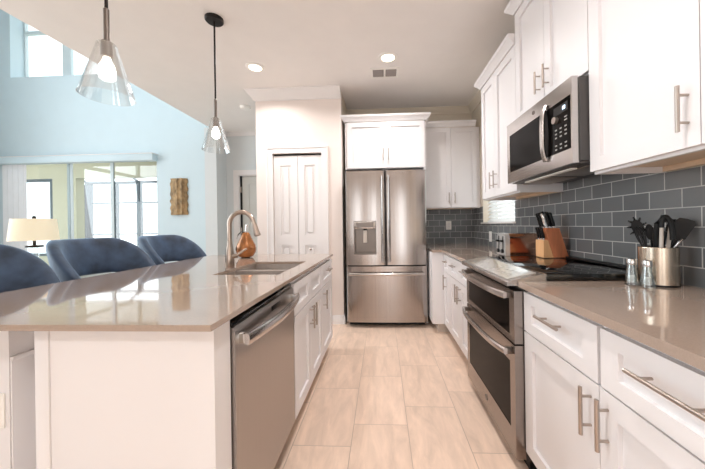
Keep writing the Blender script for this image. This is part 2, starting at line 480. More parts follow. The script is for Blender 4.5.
# ------------------------------------------------------------------ great room openings
# high window
w = struct('window_2', (-5.4, 4.7, 3.735))
fr = MB(FB(4.74))
fr.slab([-6.22, -6.195, -5.51, -5.36, -4.55], [3.735, 3.755, 4.59, 4.64, 4.95], {(1, 1), (3, 1), (1, 3), (3, 3)}, -0.05, 0.0)
fr.build('window_frame', 'slider_frame', w)
MB(FB(4.765)).slab([-6.195, -5.51], [3.755, 4.95], set(), 0, 0.004).build('window_pane', 'glass', w)
MB(FB(4.765)).slab([-5.36, -4.55], [3.755, 4.95], set(), 0, 0.004).build('window_pane', 'glass', w)
# sliding glass door
d = struct('door_1', (-4.8, 4.6, 0))
MB(FB(4.56)).slab([-6.295, -6.27, -3.70, -3.68], [0.0, 0.03, 2.33, 2.355], {(1, 1)}, -0.16, -0.02).build('door_frame', 'slider_frame', d)
for i, (a, c, y) in enumerate(((-6.265, -5.20, 4.60), (-5.315, -4.50, 4.615), (-4.565, -3.705, 4.63))):
    p = MB(FB(y)).slab([a, a + 0.045, c - 0.045, c], [0.032, 0.10, 2.285, 2.328], {(1, 1)}, -0.012, 0.0).build('door_panel', 'slider_frame', d)
    MB(FB(y)).box(a + 0.045, c - 0.045, -0.008, -0.004, 0.10, 2.285).build('glass_pane', 'glass', p)
    if i > 0:
        MB(FB(y)).box(a + 0.0455, a + 0.065, -0.0115, -0.001, 0.10, 2.285).build('gasket', 'gasket', p)
# invented side windows and rear doors, added as frames around the fill lamps
w = struct('added_window_4', (-6.5, 1.15, 0.4))
MB(FI(-6.45)).slab([-1.0, -0.93, 0.43, 0.50, 1.80, 1.87, 3.23, 3.3], [0.4, 0.47, 2.5, 2.57, 4.63, 4.7], {(1, 1), (3, 1), (5, 1), (1, 3), (3, 3), (5, 3)}, -0.13, -0.07).build('window_frame', 'slider_frame', w)
for k_, u0_ in enumerate((-1.88, -0.13)):
    d = struct('door_%d' % (4 + k_), (u0_ + 0.43, -3.2, 0))
    MB(lambda u, n, z: (u, -3.15 - n, z)).slab([u0_, u0_ + 0.07, u0_ + 0.79, u0_ + 0.86], [0.0, 0.12, 2.26, 2.35], {(1, 1)}, 0.04, 0.09).build('door_frame', 'slider_frame', d)
# vertical blind with valance
vb = thing('vertical_blind', 'white vertical blind stacked left of the sliding glass door under a long valance', 'blind', (-4.9, 4.5, 2.26))
MB(FB(4.55)).box(-6.43, -3.665, 0.0, 0.115, 2.255, 2.37, 0.006).build('valance', 'wall_daylit', vb)
MB(FB(4.55)).box(-6.43, -3.66, 0.0, 0.122, 2.362, 2.374, 0.003).build('valance_lip', 'trim', vb)
b = MB(FB(4.55))
for i in range(9):
    x = -6.345 + i * 0.047
    b.box(x, x + 0.05, 0.03 + 0.006 * (i % 2), 0.034 + 0.006 * (i % 2), 0.04, 2.255)
b.build('vanes', 'vane', vb)

# lanai outside the glass
S(MB().box(-16, 1.0, 5.4, 16, -0.2, -0.03).build('floor_lanai', 'paver'))
S(MB().box(-10.5, -2.9, 4.85, 7.0, 2.80, 2.95).build('ceiling_lanai', 'beige_stucco'))
S(MB(FB(6.8)).slab([-10.4, -9.55, -8.22, -7.60, -2.9], [-0.03, 0.5, 2.44, 2.80], {(1, 1), (3, 0), (3, 1)}, -0.2, 0).build('wall_lanai', 'beige_stucco'))
w = struct('window_3', (-8.6, 6.85, 0.5))
MB(FB(6.84)).slab([-9.55, -9.49, -8.34, -8.22], [0.5, 0.56, 2.38, 2.44], {(1, 1)}, -0.1, 0).build('window_frame', 'gasket', w)
MB(FB(6.88)).box(-9.49, -8.34, 0, 0.004, 0.56, 2.38).build('window_pane', 'glass', w)
cage = thing('screen_enclosure', 'grey metal screen cage posts and rails outside the sliding glass door', 'screen', (-7.5, 9.0, -0.03))
for x, hw in ((-9.62, 0.11), (-8.66, 0.05), (-7.88, 0.07), (-6.6, 0.07), (-5.3, 0.07)):
    MB().box(x - hw, x + hw, 8.95, 9.05, -0.03, 2.62, 0.005).build('post', 'bronze_frame', cage)
for z in (0.96, 1.98, 2.62):
    MB().box(-9.72, -3.5, 8.97, 9.03, z, z + (0.05 if z < 2 else 0.09)).build('rail', 'bronze_frame', cage)
for x in (-9.62, -7.88, -5.3):
    MB().tube([(x, 8.98, 2.66), (x, 8.3, 3.0), (x, 7.6, 3.1), (x, 7.0, 3.12)], 0.04, 8).build('roof_beam', 'bronze_frame', cage)

# hall door (grey, with peephole)
d = struct('door_2', (-2.0, 4.8, 0))
MB(FB(4.8)).slab([-2.52, -2.44, -1.52, -1.44], [0.0, 2.05, 2.13], {(1, 0)}, 0, 0.016).build('door_casing', 'trim', d)
MB(FB(4.8)).slab([-2.44, -2.425, -1.535, -1.52], [0.0, 2.035, 2.05], {(1, 0)}, -0.14, 0).build('door_jamb', 'trim', d)
MB(FB(4.83)).box(-2.425, -2.395, -0.03, 0, 0.01, 2.035).build('weatherstrip', 'black', d)
leaf = MB(FB(4.845)).slab([-2.395, -2.28, -2.0, -1.92, -1.65, -1.537], [0.01, 0.2, 0.85, 1.0, 1.9, 2.03], {(1, 1), (3, 1), (1, 3), (3, 3)}, -0.045, 0.0).build('door_leaf', 'door_grey', d)
MB(FB(4.845)).slab([-2.28, -1.65], [0.2, 1.9], set(), -0.035, -0.012).build('door_inset', 'door_grey', leaf)
for z in (0.25, 1.05, 1.75):
    MB(FB(4.8)).box(-2.43, -2.40, -0.045, -0.012, z, z + 0.1, 0.003).build('hinge', 'nickel', d)
MB(FB(4.845)).cyl((-2.085, 0.0, 1.62), (-2.085, 0.012, 1.62), 0.016, seg=16).build('peephole', 'black_metal', leaf)

# pantry bifold doors
d = struct('door_3', (-0.99, 3.367, 0))
MB(FB(3.367)).slab([-1.352, -1.285, -0.70, -0.634], [0.0, 2.025, 2.09], {(1, 0)}, 0, 0.018).build('door_casing', 'trim', d)
MB(FB(3.367)).slab([-1.36, -1.342, -0.644, -0.626], [0.0, 2.081, 2.098], {(1, 0)}, 0, 0.026).build('casing_bead', 'trim', d)
MB(FB(3.367)).box(-1.283, -0.702, -0.09, -0.03, 2.004, 2.023).build('door_track', 'black_metal', d)
for i, (a, c) in enumerate(((-1.281, -0.995), (-0.990, -0.704))):
    lf = MB(FB(3.38))
    lf.slab([a, a + 0.078, c - 0.078, c], [0.012, 0.20, 0.93, 1.05, 1.885, 2.0], {(1, 1), (1, 3)}, -0.032, 0)
    leaf = lf.build('door_leaf', 'trim', d)
    for z0, z1 in ((0.20, 0.93), (1.05, 1.885)):
        p = MB(FB(3.38))
        u0, u1 = a + 0.078, c - 0.078
        p.box(u0, u1, -0.028, -0.012, z0, z1)
        p.box(u0 + 0.028, u1 - 0.028, -0.014, -0.002, z0 + 0.028, z1 - 0.028, 0.009, 1)
        p.build('raised_panel', 'trim', leaf)
    if i == 1:
        k = MB(lambda x, y, z: (-0.845 + x, 3.38 - z, 0.885 + y)).lathe([(0.007, 0), (0.007, 0.012), (0.014, 0.018), (0.015, 0.026), (0.009, 0.032)], (0, 0), 16)
        k.build('door_knob', 'nickel', leaf)

# ------------------------------------------------------------------ cabinets
def shaker(mp, u0, u1, z0, z1, name, parent, rail=0.064, t=0.020, mt='cab'):
    rz = min(rail, (z1 - z0) * 0.27)
    m = MB(mp)
    m.slab([u0, u0 + rail, u1 - rail, u1], [z0, z0 + rz, z1 - rz, z1], {(1, 1)}, 0.0, t)
    m.slab([u0 + rail - 0.004, u1 - rail + 0.004], [z0 + rz - 0.004, z1 - rz + 0.004], set(), 0.002, t - 0.014)
    return m.build(name, mt, parent)
def pull(mp, parent, vertical, cu, cz, L=0.14, r=0.0058, t=0.020, proj=0.032):
    m = MB(mp)
    if vertical:
        m.cyl((cu, t + proj, cz - L / 2), (cu, t + proj, cz + L / 2), r)
        for s in (-1, 1): m.cyl((cu, t, cz + s * L * 0.30), (cu, t + proj, cz + s * L * 0.30), r * 0.72)
    else:
        m.cyl((cu - L / 2, t + proj, cz), (cu + L / 2, t + proj, cz), r)
        for s in (-1, 1): m.cyl((cu + s * L * 0.30, t, cz), (cu + s * L * 0.30, t + proj, cz), r * 0.72)
    return m.build('bar_pull', 'nickel', parent)
def base_cab(label, mp, u0, u1, depth, loc, doors, drawers, hollow=False, top=None, kick=True):
    """carcass face at n=0, doors in front. doors: (u0,u1,pull_u or None); drawers: (u0,u1,pull?)"""
    t = thing('base_cabinet', label, 'cabinet', loc)
    top = top or CZ - 0.03
    m = MB(mp)
    if hollow:
        m.box(u0, u0 + 0.018, -depth, 0, 0.105, top); m.box(u1 - 0.018, u1, -depth, 0, 0.105, top)
        m.box(u0 + 0.018, u1 - 0.018, -depth, 0, 0.105, 0.123); m.box(u0 + 0.018, u1 - 0.018, -depth, -depth + 0.012, 0.123, top)
        m.box(u0 + 0.018, u1 - 0.018, -0.018, 0, 0.655, top)
    else:
        m.box(u0, u1, -depth, 0, 0.105, top)
    m.build('carcass', 'cab', t)
    MB(mp).box(u0, u1, -depth, -0.065, 0, 0.104).build('toe_kick', 'kick', t)
    for a, c, pu in doors:
        dr = shaker(mp, a + 0.0015, c - 0.0015, 0.110, 0.662, 'door', t)
        if pu is not None: pull(mp, dr, True, pu, 0.567, 0.15)
    for a, c, has in drawers:
        dw = shaker(mp, a + 0.0015, c - 0.0015, 0.668, 0.842 if top > 0.84 else top - 0.01, 'drawer_front', t)
        if has: pull(mp, dw, False, (a + c) / 2, 0.777 - 0.0, has)
    return t

mr = FR(XF + 0.02)
def drawers_front(t, *a): pass
base_cab('long white base cabinet in the right foreground with two doors under two drawers', mr, 0.44, R0 - 0.003, 0.58, (XF + 0.3, 0.9, 0),
         [(0.44, 0.896, 0.863), (0.896, R0 - 0.003, 0.932)], [(0.44, 0.89, 0.20), (0.90, R0 - 0.003, 0.15)])
base_cab('white base cabinet just beyond the range with paired doors and two drawers', mr, R1 + 0.003, 2.80, 0.58, (XF + 0.3, 2.45, 0),
         [(R1 + 0.003, 2.45, 2.415), (2.45, 2.80, 2.485)], [(R1 + 0.003, 2.45, 0.12), (2.45, 2.80, 0.12)])
base_cab('narrow white base cabinet nearest the refrigerator with one door and drawer', mr, 2.803, 3.06, 0.58, (XF + 0.3, 2.93, 0),
         [(2.803, 3.06, 2.95)], [(2.803, 3.06, 0.09)])
cc = thing('corner_cabinet', 'white corner base unit with plain filler panel beside the refrigerator', 'cabinet', (0.9, 3.5, 0))
MB().box(0.524, XW - 0.01, 3.065, YB - 0.01, 0.105, CZ - 0.03).build('carcass', 'cab', cc)
MB().box(0.59, XW - 0.01, 3.12, YB - 0.01, 0, 0.104).build('toe_kick', 'kick', cc)
# right countertops
tag(MB(FH(CZ - 0.027)).slab([XC, XW - 0.010], [0.44, R0 - 0.002], set(), 0, 0.027).build('countertop', 'quartz'),
    'taupe quartz worktop in the right foreground under the utensil crock', 'countertop')
tag(MB(FH(CZ - 0.027)).slab([0.524, XC, XW - 0.010], [R1 + 0.002, 3.04, YB - 0.010], {(0, 0)}, 0, 0.027).build('countertop', 'quartz'),
    'taupe quartz worktop turning the far corner behind the toaster', 'countertop')

# upper cabinets
CRU = [(0.0, 0.0), (0.010, 0.0), (0.012, 0.010), (0.022, 0.020), (0.040, 0.042), (0.046, 0.046), (0.050, 0.058), (0.050, 0.070), (0.0, 0.070)]
def upper(label, mp, u0, u1, z0, z1, depth, loc, doors, crown=None, pull_z=None, L=0.14, valance=True):
    t = thing('wall_cabinet', label, 'cabinet', loc)
    m = MB(mp)
    dt = 0.02
    if valance:      # recessed underside: sides, face frame, raised bottom
        m.box(u0, u0 + 0.016, -depth, -dt, z0, z1); m.box(u1 - 0.016, u1, -depth, -dt, z0, z1)
        m.box(u0 + 0.016, u1 - 0.016, -0.018 - dt, -dt, z0, z1)
        m.box(u0 + 0.016, u1 - 0.016, -depth, -0.018 - dt, z0 + 0.035, z1)
        m.build('carcass', 'cab', t)
        b = MB(mp)
        b.box(u0 + 0.017, u1 - 0.017, -depth + 0.02, -0.02 - dt, z0 + 0.026, z0 + 0.034)
        b.box(u0 + 0.017, u1 - 0.017, -depth, -depth + 0.02, z0 + 0.004, z0 + 0.034)
        b.build('underside', 'cab_wood', t)
    else:
        m.box(u0, u1, -depth, -dt, z0, z1)
        m.build('carcass', 'cab', t)
    for a, c, pu in doors:
        o = shaker(lambda u, n, z: mp(u, n - dt, z), a + 0.0015, c - 0.0015, z0 + (0.012 if valance else 0.004), z1 - 0.004, 'door', t, rail=0.06)
        if pu is not None: pull(lambda u, n, z: mp(u, n - dt, z), o, True, pu, pull_z, L)
    if crown:
        MB().sweep([(o, z1 + dz) for o, dz in CRU], crown[0], crown[1]).build('crown', 'cab', t)
    return t
mu = FR(XU)
DU = XW - XU - 0.001
upper('white wall cabinet closest to the camera, right of the microwave', mu, 0.44, R0 - 0.002, 1.372, 2.612, DU, (1.1, 0.9, 1.37),
      [(0.44, 0.897, None), (0.897, R0 - 0.002, 0.932)], ([(XU, R0 - 0.002), (XU, 0.44)], 1), 1.502, 0.142)
upper('white raised wall cabinet directly above the microwave', mu, R0, U1, 1.845, 2.612, DU, (1.1, 1.73, 1.845),
      [(R0, 1.705, 1.662), (1.705, U1, 1.748)], ([(XW, U1), (XU, U1), (XU, R0)], 1), 1.985, 0.13, False)
upper('white wall cabinet on the right wall beyond the microwave', mu, U1 + 0.002, 2.745, 1.372, 2.415, DU, (1.1, 2.42, 1.37),
      [(U1 + 0.002, 2.44, 2.40), (2.44, 2.745, 2.48)], ([(XW, 2.745), (XU, 2.745), (XU, U1 + 0.002)], 1), 1.52, 0.14)
mb = FB(3.73)
upper('white wall cabinet in the back corner right of the refrigerator', mb, 0.575, XW - 0.003, 1.362, 2.40, YB - 3.73 - 0.001, (0.92, 3.9, 1.36),
      [(0.575, 0.898, 0.862), (0.898, 1.225, 0.935)], ([(0.575, 3.73), (XW - 0.06, 3.73)], -1 * -1), 1.49, 0.14)
me_ = FB(3.40)
upper('white deep cabinet above the refrigerator with two doors', me_, -0.425, 0.535, 1.83, 2.385, YB - 3.40 - 0.001, (0.05, 3.7, 1.83),
      [(-0.402, 0.058, 0.028), (0.058, 0.518, 0.088)], ([(-0.425, YB - 0.01), (-0.425, 3.40), (0.535, 3.40), (0.535, YB - 0.01)], -1 * -1), 1.99, 0.14, False)
fp = MB().box(0.504, 0.522, 3.402, YB - 0.01, 0.0, 1.829).build('refrigerator_side_panel', 'cab')
tag(fp, 'tall white end panel between the refrigerator and the far worktop', 'panel')

# ------------------------------------------------------------------ refrigerator
YF = 3.22
FX0, FX1 = -0.406, 0.499
fg = thing('refrigerator', 'stainless french door refrigerator with water dispenser at the end of the aisle', 'refrigerator', (0.046, 3.6, 0))
MB().box(FX0 + 0.004, FX1 - 0.004, YF + 0.075, YB - 0.08, 0.05, 1.765, 0.006).build('body', 'dark_grey', fg)
MB().box(FX0 + 0.02, FX1 - 0.02, YF + 0.10, YB - 0.1, 0.012, 0.05).build('base_grille', 'black', fg)
for x in (FX0 + 0.06, FX1 - 0.06):
    MB().cyl((x, YF + 0.16, 0), (x, YF + 0.16, 0.02), 0.02).build('foot', 'black', fg)
def bow_poly(x0, x1, a, c, y_front, y_back, bow=0.012, rad=0.014, n=16):
    """part a..c of a bowed door that spans x0..x1"""
    pts = []
    for i in range(n + 1):
        x = a + (c - a) * i / n
        s = (x - x0) / (x1 - x0)
        y = y_front + bow * (2 * s - 1) ** 2
        e = min(x - x0, x1 - x)
        if e < rad: y += rad - math.sqrt(max(0, rad * rad - (rad - e) ** 2))
        pts.append((x, y))
    return pts + [(c, y_back), (a, y_back)]
def bow_slab(m, x0, x1, a, c, z0, z1, **k):
    n = 30 if (a == x0 and c == x1) else 14
    m.prism(bow_poly(x0, x1, a, c, YF, YF + 0.07, n=n, **k), z0, z1, 'abc')
XS = 0.043
dl = MB()
HX0, HX1, HZ0, HZ1 = -0.318, -0.064, 0.828, 1.205
a, c = FX0, XS - 0.003
bow_slab(dl, a, c, a, HX0, 0.708, 1.77)
bow_slab(dl, a, c, HX1, c, 0.708, 1.77)
bow_slab(dl, a, c, HX0, HX1, 0.708, HZ0)
bow_slab(dl, a, c, HX0, HX1, HZ1, 1.77)
dl = dl.build('door', 'steel', fg)
# dispenser
dp = MB().box(HX0 + 0.002, HX1 - 0.002, YF + 0.0, YF + 0.05, 1.118, HZ1 - 0.002, 0.004).build('dispenser_panel', 'steel_flat', dl)
MB().box(HX0 + 0.03, HX1 - 0.03, YF - 0.0012, YF + 0.002, 1.135, 1.19).build('display', 'steel_dark', dp)
rc = MB()
rc.box(HX0, HX1, YF + 0.060, YF + 0.066, HZ0, 1.118)
rc.box(HX0, HX0 + 0.012, YF + 0.004, YF + 0.06, HZ0, 1.118); rc.box(HX1 - 0.012, HX1, YF + 0.004, YF + 0.06, HZ0, 1.118)
rc.box(HX0 + 0.012, HX1 - 0.012, YF + 0.002, YF + 0.06, HZ0, HZ0 + 0.014)
rc = rc.build('dispenser_recess', 'steel_dark', dl)
MB().box(-0.212, -0.168, YF + 0.02, YF + 0.034, 0.96, 1.10, 0.005).build('paddle', 'grip', rc)
MB().cyl((-0.19, YF + 0.03, 1.10), (-0.19, YF + 0.03, 1.118), 0.02).build('spout', 'black', rc)
dr_ = MB(); bow_slab(dr_, XS + 0.003, FX1, XS + 0.003, FX1, 0.708, 1.77); dr_ = dr_.build('door', 'steel', fg)
fz = MB(); bow_slab(fz, FX0, FX1, FX0, FX1, 0.065, 0.694, bow=0.016); fz = fz.build('freezer_drawer', 'steel', fg)
def bar_handle(pts_axis, parent, mtl='steel_flat', w=0.013, dpt=0.009):
    return MB().tube(pts_axis, (w, dpt), 14).build('handle', mtl, parent)
for x, p in ((XS - 0.036, dl), (XS + 0.036, dr_)):
    pts = []
    for i in range(21):
        s = i / 20
        z = 0.745 + s * 0.96
        y = YF - 0.052 + 0.014 * (2 * s - 1) ** 2
        pts.append((x, y, z))
    h = bar_handle(pts, p)
    for z in (0.765, 1.685): MB().box(x - 0.011, x + 0.011, YF - 0.045, YF + 0.008, z - 0.018, z + 0.018, 0.004).build('handle_mount', 'steel_flat', h)
pts = [(FX0 + 0.03 + (FX1 - FX0 - 0.06) * i / 24, YF - 0.055 + 0.030 * (2 * i / 24 - 1) ** 2, 0.612) for i in range(25)]
h = bar_handle(pts, fz, w=0.009, dpt=0.015)
for x in (FX0 + 0.05, FX1 - 0.05): MB().box(x - 0.018, x + 0.018, YF - 0.032, YF + 0.022, 0.60, 0.624, 0.004).build('handle_mount', 'steel_flat', h)
MB().box(XS - 0.03, XS + 0.03, YF + 0.03, YF + 0.1, 1.771, 1.784, 0.003).build('hinge_cover', 'dark_grey', fg)

# ------------------------------------------------------------------ range
rg = thing('range', 'stainless double oven range with black glass cooktop between the right worktops', 'range', (0.9, 1.73, 0))
FXR = 0.605
MB().box(FXR + 0.045, XW - 0.012, R0 + 0.002, R1 - 0.002, 0.06, 0.865).build('body', 'dark_grey', rg)
MB().box(FXR + 0.07, XW - 0.05, R0 + 0.02, R1 - 0.02, 0.0, 0.06).build('toe_kick', 'black', rg)
mo = FR(FXR)
def oven_door(z0, z1, gz0, gz1, hz, label=None):
    m = MB(mo)
    m.slab([R0 + 0.003, R0 + 0.055, R1 - 0.055, R1 - 0.003], [z0, gz0, gz1, z1], {(1, 1)}, -0.044, 0)
    dd = m.build('oven_door', 'steel_oven', rg)
    MB(mo).slab([R0 + 0.053, R1 - 0.053], [gz0 - 0.002, gz1 + 0.002], set(), -0.03, -0.002).build('oven_window', 'black_glass', dd)
    pts = []
    for i in range(25):
        s = i / 24
        pts.append((R0 + 0.025 + s * (R1 - R0 - 0.05), 0.064 - 0.024 * (2 * s - 1) ** 4 - 0.008 * (2 * s - 1) ** 2, hz))
    hh = MB(mo)
    P = [Vector(p) for p in pts]; rings = []
    for p in P:   # flattened bar section
        rings.append([hh.v((p.x, p.y + dy, p.z + dz)) for dy, dz in ((-.008, -.013), (.003, -.016), (.009, -.010), (.010, .0), (.009, .010), (.003, .016), (-.008, .013))])
    hh.loft(rings)
    h = hh.build('oven_handle', 'steel_flat', dd)
    for u in (R0 + 0.038, R1 - 0.038):
        MB(mo).box(u - 0.012, u + 0.012, 0.0, 0.030, hz - 0.014, hz + 0.014, 0.003).build('handle_mount', 'steel_dark', h)
    return dd
oven_door(0.598, 0.842, 0.628, 0.802, 0.820)
ld = oven_door(0.065, 0.590, 0.185, 0.50, 0.556)
MB(mo).cyl((1.735, 0, 0.128), (1.735, 0.0025, 0.128), 0.017, seg=24).build('emblem', 'steel_dark', ld)
b = MB(mo)
for i in range(14): b.box(R0 + 0.08 + i * 0.043, R0 + 0.11 + i * 0.043, -0.02, -0.006, 0.846, 0.858)
b.build('vent_slots', 'black', rg)
MB().prism([(0.572, 0.868), (0.572, 0.884), (0.578, 0.890), (0.732, 0.922), (0.75, 0.922), (0.75, 0.868)], R0 + 0.001, R1 - 0.001, 'acb').build('control_fascia', 'steel_flat', rg)
def slope(x): return 0.890 + (x - 0.578) * (0.922 - 0.890) / (0.732 - 0.578)
cp = MB().prism([(0.588, slope(0.588)), (0.588, slope(0.588) + 0.0025), (0.722, slope(0.722) + 0.0025), (0.722, slope(0.722))], R0 + 0.035, R1 - 0.035, 'acb').build('control_panel', 'panel_glass', rg)
for r_ in range(2):
    for i in range(9):
        if 3 < i < 6: continue
        b = MB()
        y = R0 + 0.09 + i * 0.066; x = 0.62 + r_ * 0.045
        b.prism([(x, slope(x) + 0.0025), (x, slope(x) + 0.0030), (x + 0.012, slope(x + 0.012) + 0.0030), (x + 0.012, slope(x + 0.012) + 0.0025)], y, y + 0.022, 'acb')
        b.build('touch_key', 'print', cp)
ct = MB().box(0.7505, XW - 0.014, R0 + 0.001, R1 - 0.001, 0.893, 0.921, 0.003).build('cooktop', 'black_gloss', rg)
MB().box(1.205, XW - 0.012, R0 + 0.002, 1.955, 0.9212, 0.934, 0.004).build('rear_vent_trim', 'black', rg)
for x, y, r_ in ((0.88, 1.55, 0.10), (0.88, 1.91, 0.08), (1.09, 1.55, 0.075), (1.09, 1.86, 0.09)):
    b = MB()
    A = [b.v((x + r_ * math.cos(t * PI / 24), y + r_ * math.sin(t * PI / 24), 0.9212)) for t in range(48)]
    B = [b.v((x + (r_ - .003) * math.cos(t * PI / 24), y + (r_ - .003) * math.sin(t * PI / 24), 0.9212)) for t in range(48)]
    for t in range(48): b.f([A[t], A[(t + 1) % 48], B[(t + 1) % 48], B[t]])
    b.build('burner_ring', 'dark_grey', ct)

# ------------------------------------------------------------------ microwave
XM = 0.882
mw = thing('microwave', 'stainless over the range microwave with black window and keypad', 'microwave', (1.05, 1.73, 1.43))
MB().box(XM + 0.03, XW - 0.012, R0 + 0.004, U1 - 0.004, 1.440, 1.828, 0.003).build('body', 'dark_grey', mw)
mm_ = FR(XM)
dm = MB(mm_)
dm.slab([R0 + 0.012, R0 + 0.024, R0 + 0.185, R0 + 0.245, U1 - 0.045, U1 - 0.006], [1.432, 1.503, 1.752, 1.832], {(3, 1), (1, 1)}, -0.028, 0)
dm = dm.build('door', 'steel_flat', mw)
MB(mm_).slab([R0 + 0.243, U1 - 0.043], [1.501, 1.754], set(), -0.02, -0.002).build('door_window', 'black_glass', dm)
kp = MB(mm_).slab([R0 + 0.024, R0 + 0.185], [1.503, 1.752], set(), -0.02, 0.0015).build('control_panel', 'black_glass', mw)
MB(mm_).box(R0 + 0.185, R0 + 0.245, -0.01, 0.002, 1.503, 1.752).build('door_edge', 'black_glass', dm)
MB(mm_).box(R0 + 0.04, R0 + 0.15, 0.0015, 0.0025, 1.690, 1.732).build('display', 'black', kp)
dg = MB(mm_)
for u in (R0 + 0.062, R0 + 0.074):   # lit figures
    dg.box(u - 0.004, u + 0.004, 0.0025, 0.0032, 1.717, 1.719); dg.box(u - 0.004, u + 0.004, 0.0025, 0.0032, 1.703, 1.705)
    dg.box(u - 0.004, u - 0.0025, 0.0025, 0.0032, 1.703, 1.719); dg.box(u + 0.0025, u + 0.004, 0.0025, 0.0032, 1.703, 1.719)
dg.build('lit_digits', 'digit', kp)
k = MB(mm_)
k.cyl((R0 + 0.130, 0.0015, 1.668), (R0 + 0.130, 0.016, 1.668), 0.018, 0.017, 24)
k.build('dial', 'nickel', kp)
for r_ in range(6):
    for c_ in range(3):
        if r_ == 2: continue
        u = R0 + 0.045 + c_ * 0.038; z = 1.518 + r_ * 0.0195
        MB(mm_).box(u + 0.004, u + 0.020, 0.0015, 0.0021, z, z + 0.007).build('key', 'print', kp)
for z in (1.66, 1.645): MB(mm_).box(R0 + 0.045, R0 + 0.066, 0.0015, 0.0021, z, z + 0.006).build('key', 'print', kp)
pts = [(R0 + 0.215, 0.026 - 0.017 * (2 * i / 20 - 1) ** 4, 1.482 + 0.294 * i / 20) for i in range(21)]
hb = MB(mm_)
rings = [[hb.v((p[0] + du, p[1] + dn, p[2])) for du, dn in ((-.014, -.007), (.014, -.007), (.016, 0), (.012, .006), (-.012, .006), (-.016, 0))] for p in pts]
hb.loft(rings); hb.build('handle', 'steel_flat', dm)
MB(mm_).cyl((1.70, 0, 1.792), (1.70, 0.002, 1.792), 0.012, seg=24).build('emblem', 'steel_dark', dm)
MB().box(XM + 0.03, XW - 0.02, R0 + 0.01, U1 - 0.01, 1.428, 1.4395, 0.002).build('underside_plate', 'dark_grey', mw)
for y in (1.56, 1.90):
    MB().box(XM + 0.10, XM + 0.28, y - 0.14, y + 0.14, 1.422, 1.428, 0.002).build('grease_filter', 'nickel', mw)
MB().box(XM + 0.06, XM + 0.09, R0 + 0.12, U1 - 0.12, 1.421, 1.428).build('lamp_cover', 'plate', mw)

# ------------------------------------------------------------------ island
mi = FI(XIF)
YI0, YI1 = 0.765, 2.728
tag(MB(FH(CZ - 0.018)).slab([-1.640, -0.962, -0.578, XI], [YI0, 1.575, 2.155, YI1], {(1, 1)}, 0, 0.018).build('island_countertop', 'quartz'),
    'long taupe quartz island worktop with the sink cut into it', 'countertop')
ITOP = CZ - 0.019
ip = thing('island_end_panel', 'plain white end panel closing the near end of the island', 'panel', (-0.75, 0.85, 0))
MB().box(-1.000, -0.494, 0.815, 0.835, 0, ITOP).build('panel', 'cab', ip)
MB().box(-0.53, -0.494, 0.8352, 0.903, 0, ITOP).build('filler', 'cab', ip)
MB().box(-1.045, -1.001, 0.810, 0.85, 0, ITOP, 0.003).build('edge_trim', 'cab', ip)
kw = thing('island_knee_wall', 'white knee wall with outlet supporting the seating overhang of the island', 'panel', (-1.2, 1.0, 0))
MB().box(-1.60, -1.306, 0.94, 1.02, 0, ITOP).build('support_post', 'cab', kw)
MB().box(-1.305, -1.046, 1.02, 1.04, 0, ITOP).build('recessed_panel', 'cab', kw)
MB().box(-1.045, -1.031, 0.85, 2.70, 0, ITOP).build('back_panel', 'cab', kw)
MB().box(-1.3055, -1.300, 0.943, 1.0195, 0, 0.70, 0.001).build('side_board', 'cab', kw)
MB().box(-1.3055, -1.293, 0.942, 1.0195, 0.70, 0.716, 0.002).build('cap_rail', 'cab', kw)
o = MB(FB(0.94)).box(-1.392, -1.320, 0.0, 0.006, 0.47, 0.59, 0.002).build('wall_outlet', 'plate')
tag(o, 'white outlet plate on the island knee wall below the overhang', 'outlet')

# dishwasher
dw = thing('dishwasher', 'stainless dishwasher with curved bar handle built into the island', 'dishwasher', (-0.8, 1.23, 0))
D0, D1 = 0.908, 1.53
MB().box(-1.02, XIF - 0.03, D0 + 0.004, D1 - 0.004, 0.1, 0.855).build('tub', 'dark_grey', dw)
MB().box(-1.0, XIF - 0.07, D0 + 0.01, D1 - 0.01, 0.0, 0.099).build('toe_kick', 'black', dw)
dd = MB(FI(XIF - 0.028))
dd.prism([(0, 0.102), (0.040, 0.102), (0.046, 0.108), (0.048, 0.70), (0.046, 0.815), (0.040, 0.829), (0.030, 0.832), (0.0, 0.832)], D0 + 0.002, D1 - 0.002, 'bca')
dd = dd.build('door', 'steel_dw', dw)
MB(FI(XIF - 0.028)).box(D0 + 0.004, D1 - 0.004, 0.0, 0.036, 0.8325, 0.846, 0.002).build('control_strip', 'black_gloss', dd)
MB(FI(XIF - 0.028)).box(1.22, 1.33, 0.0455, 0.0475, 0.790, 0.812, 0.001).build('vent_slot', 'black', dd)
hb = MB(FI(XIF + 0.02)); rings = []
for i in range(25):
    s = i / 24
    u = D0 + 0.022 + s * (D1 - D0 - 0.044); n = 0.058 - 0.030 * (2 * s - 1) ** 2
    rings.append([hb.v((u, n + dn, 0.785 + dz)) for dn, dz in ((-.008, -.018), (.004, -.020), (.009, -.012), (.010, 0), (.009, .012), (.004, .020), (-.008, .018))])
hb.loft(rings); hb = hb.build('handle', 'steel_flat', dd)
for u in (D0 + 0.040, D1 - 0.040):
    MB(FI(XIF + 0.02)).box(u - 0.012, u + 0.012, -0.003, 0.03, 0.768, 0.802, 0.003).build('handle_mount', 'chrome', hb)

base_cab('white island cabinet under the sink with two doors', mi, 1.535, 2.245, 0.52, (-0.76, 1.9, 0),
         [(1.535, 1.888, 1.855), (1.888, 2.245, 1.921)], [(1.535, 1.888, None), (1.888, 2.245, None)], hollow=True, top=ITOP)
base_cab('narrow white cabinet at the far end of the island with door and drawer', mi, 2.248, 2.70, 0.52, (-0.76, 2.47, 0),
         [(2.248, 2.70, 2.29)], [(2.248, 2.70, 0.13)], top=ITOP)

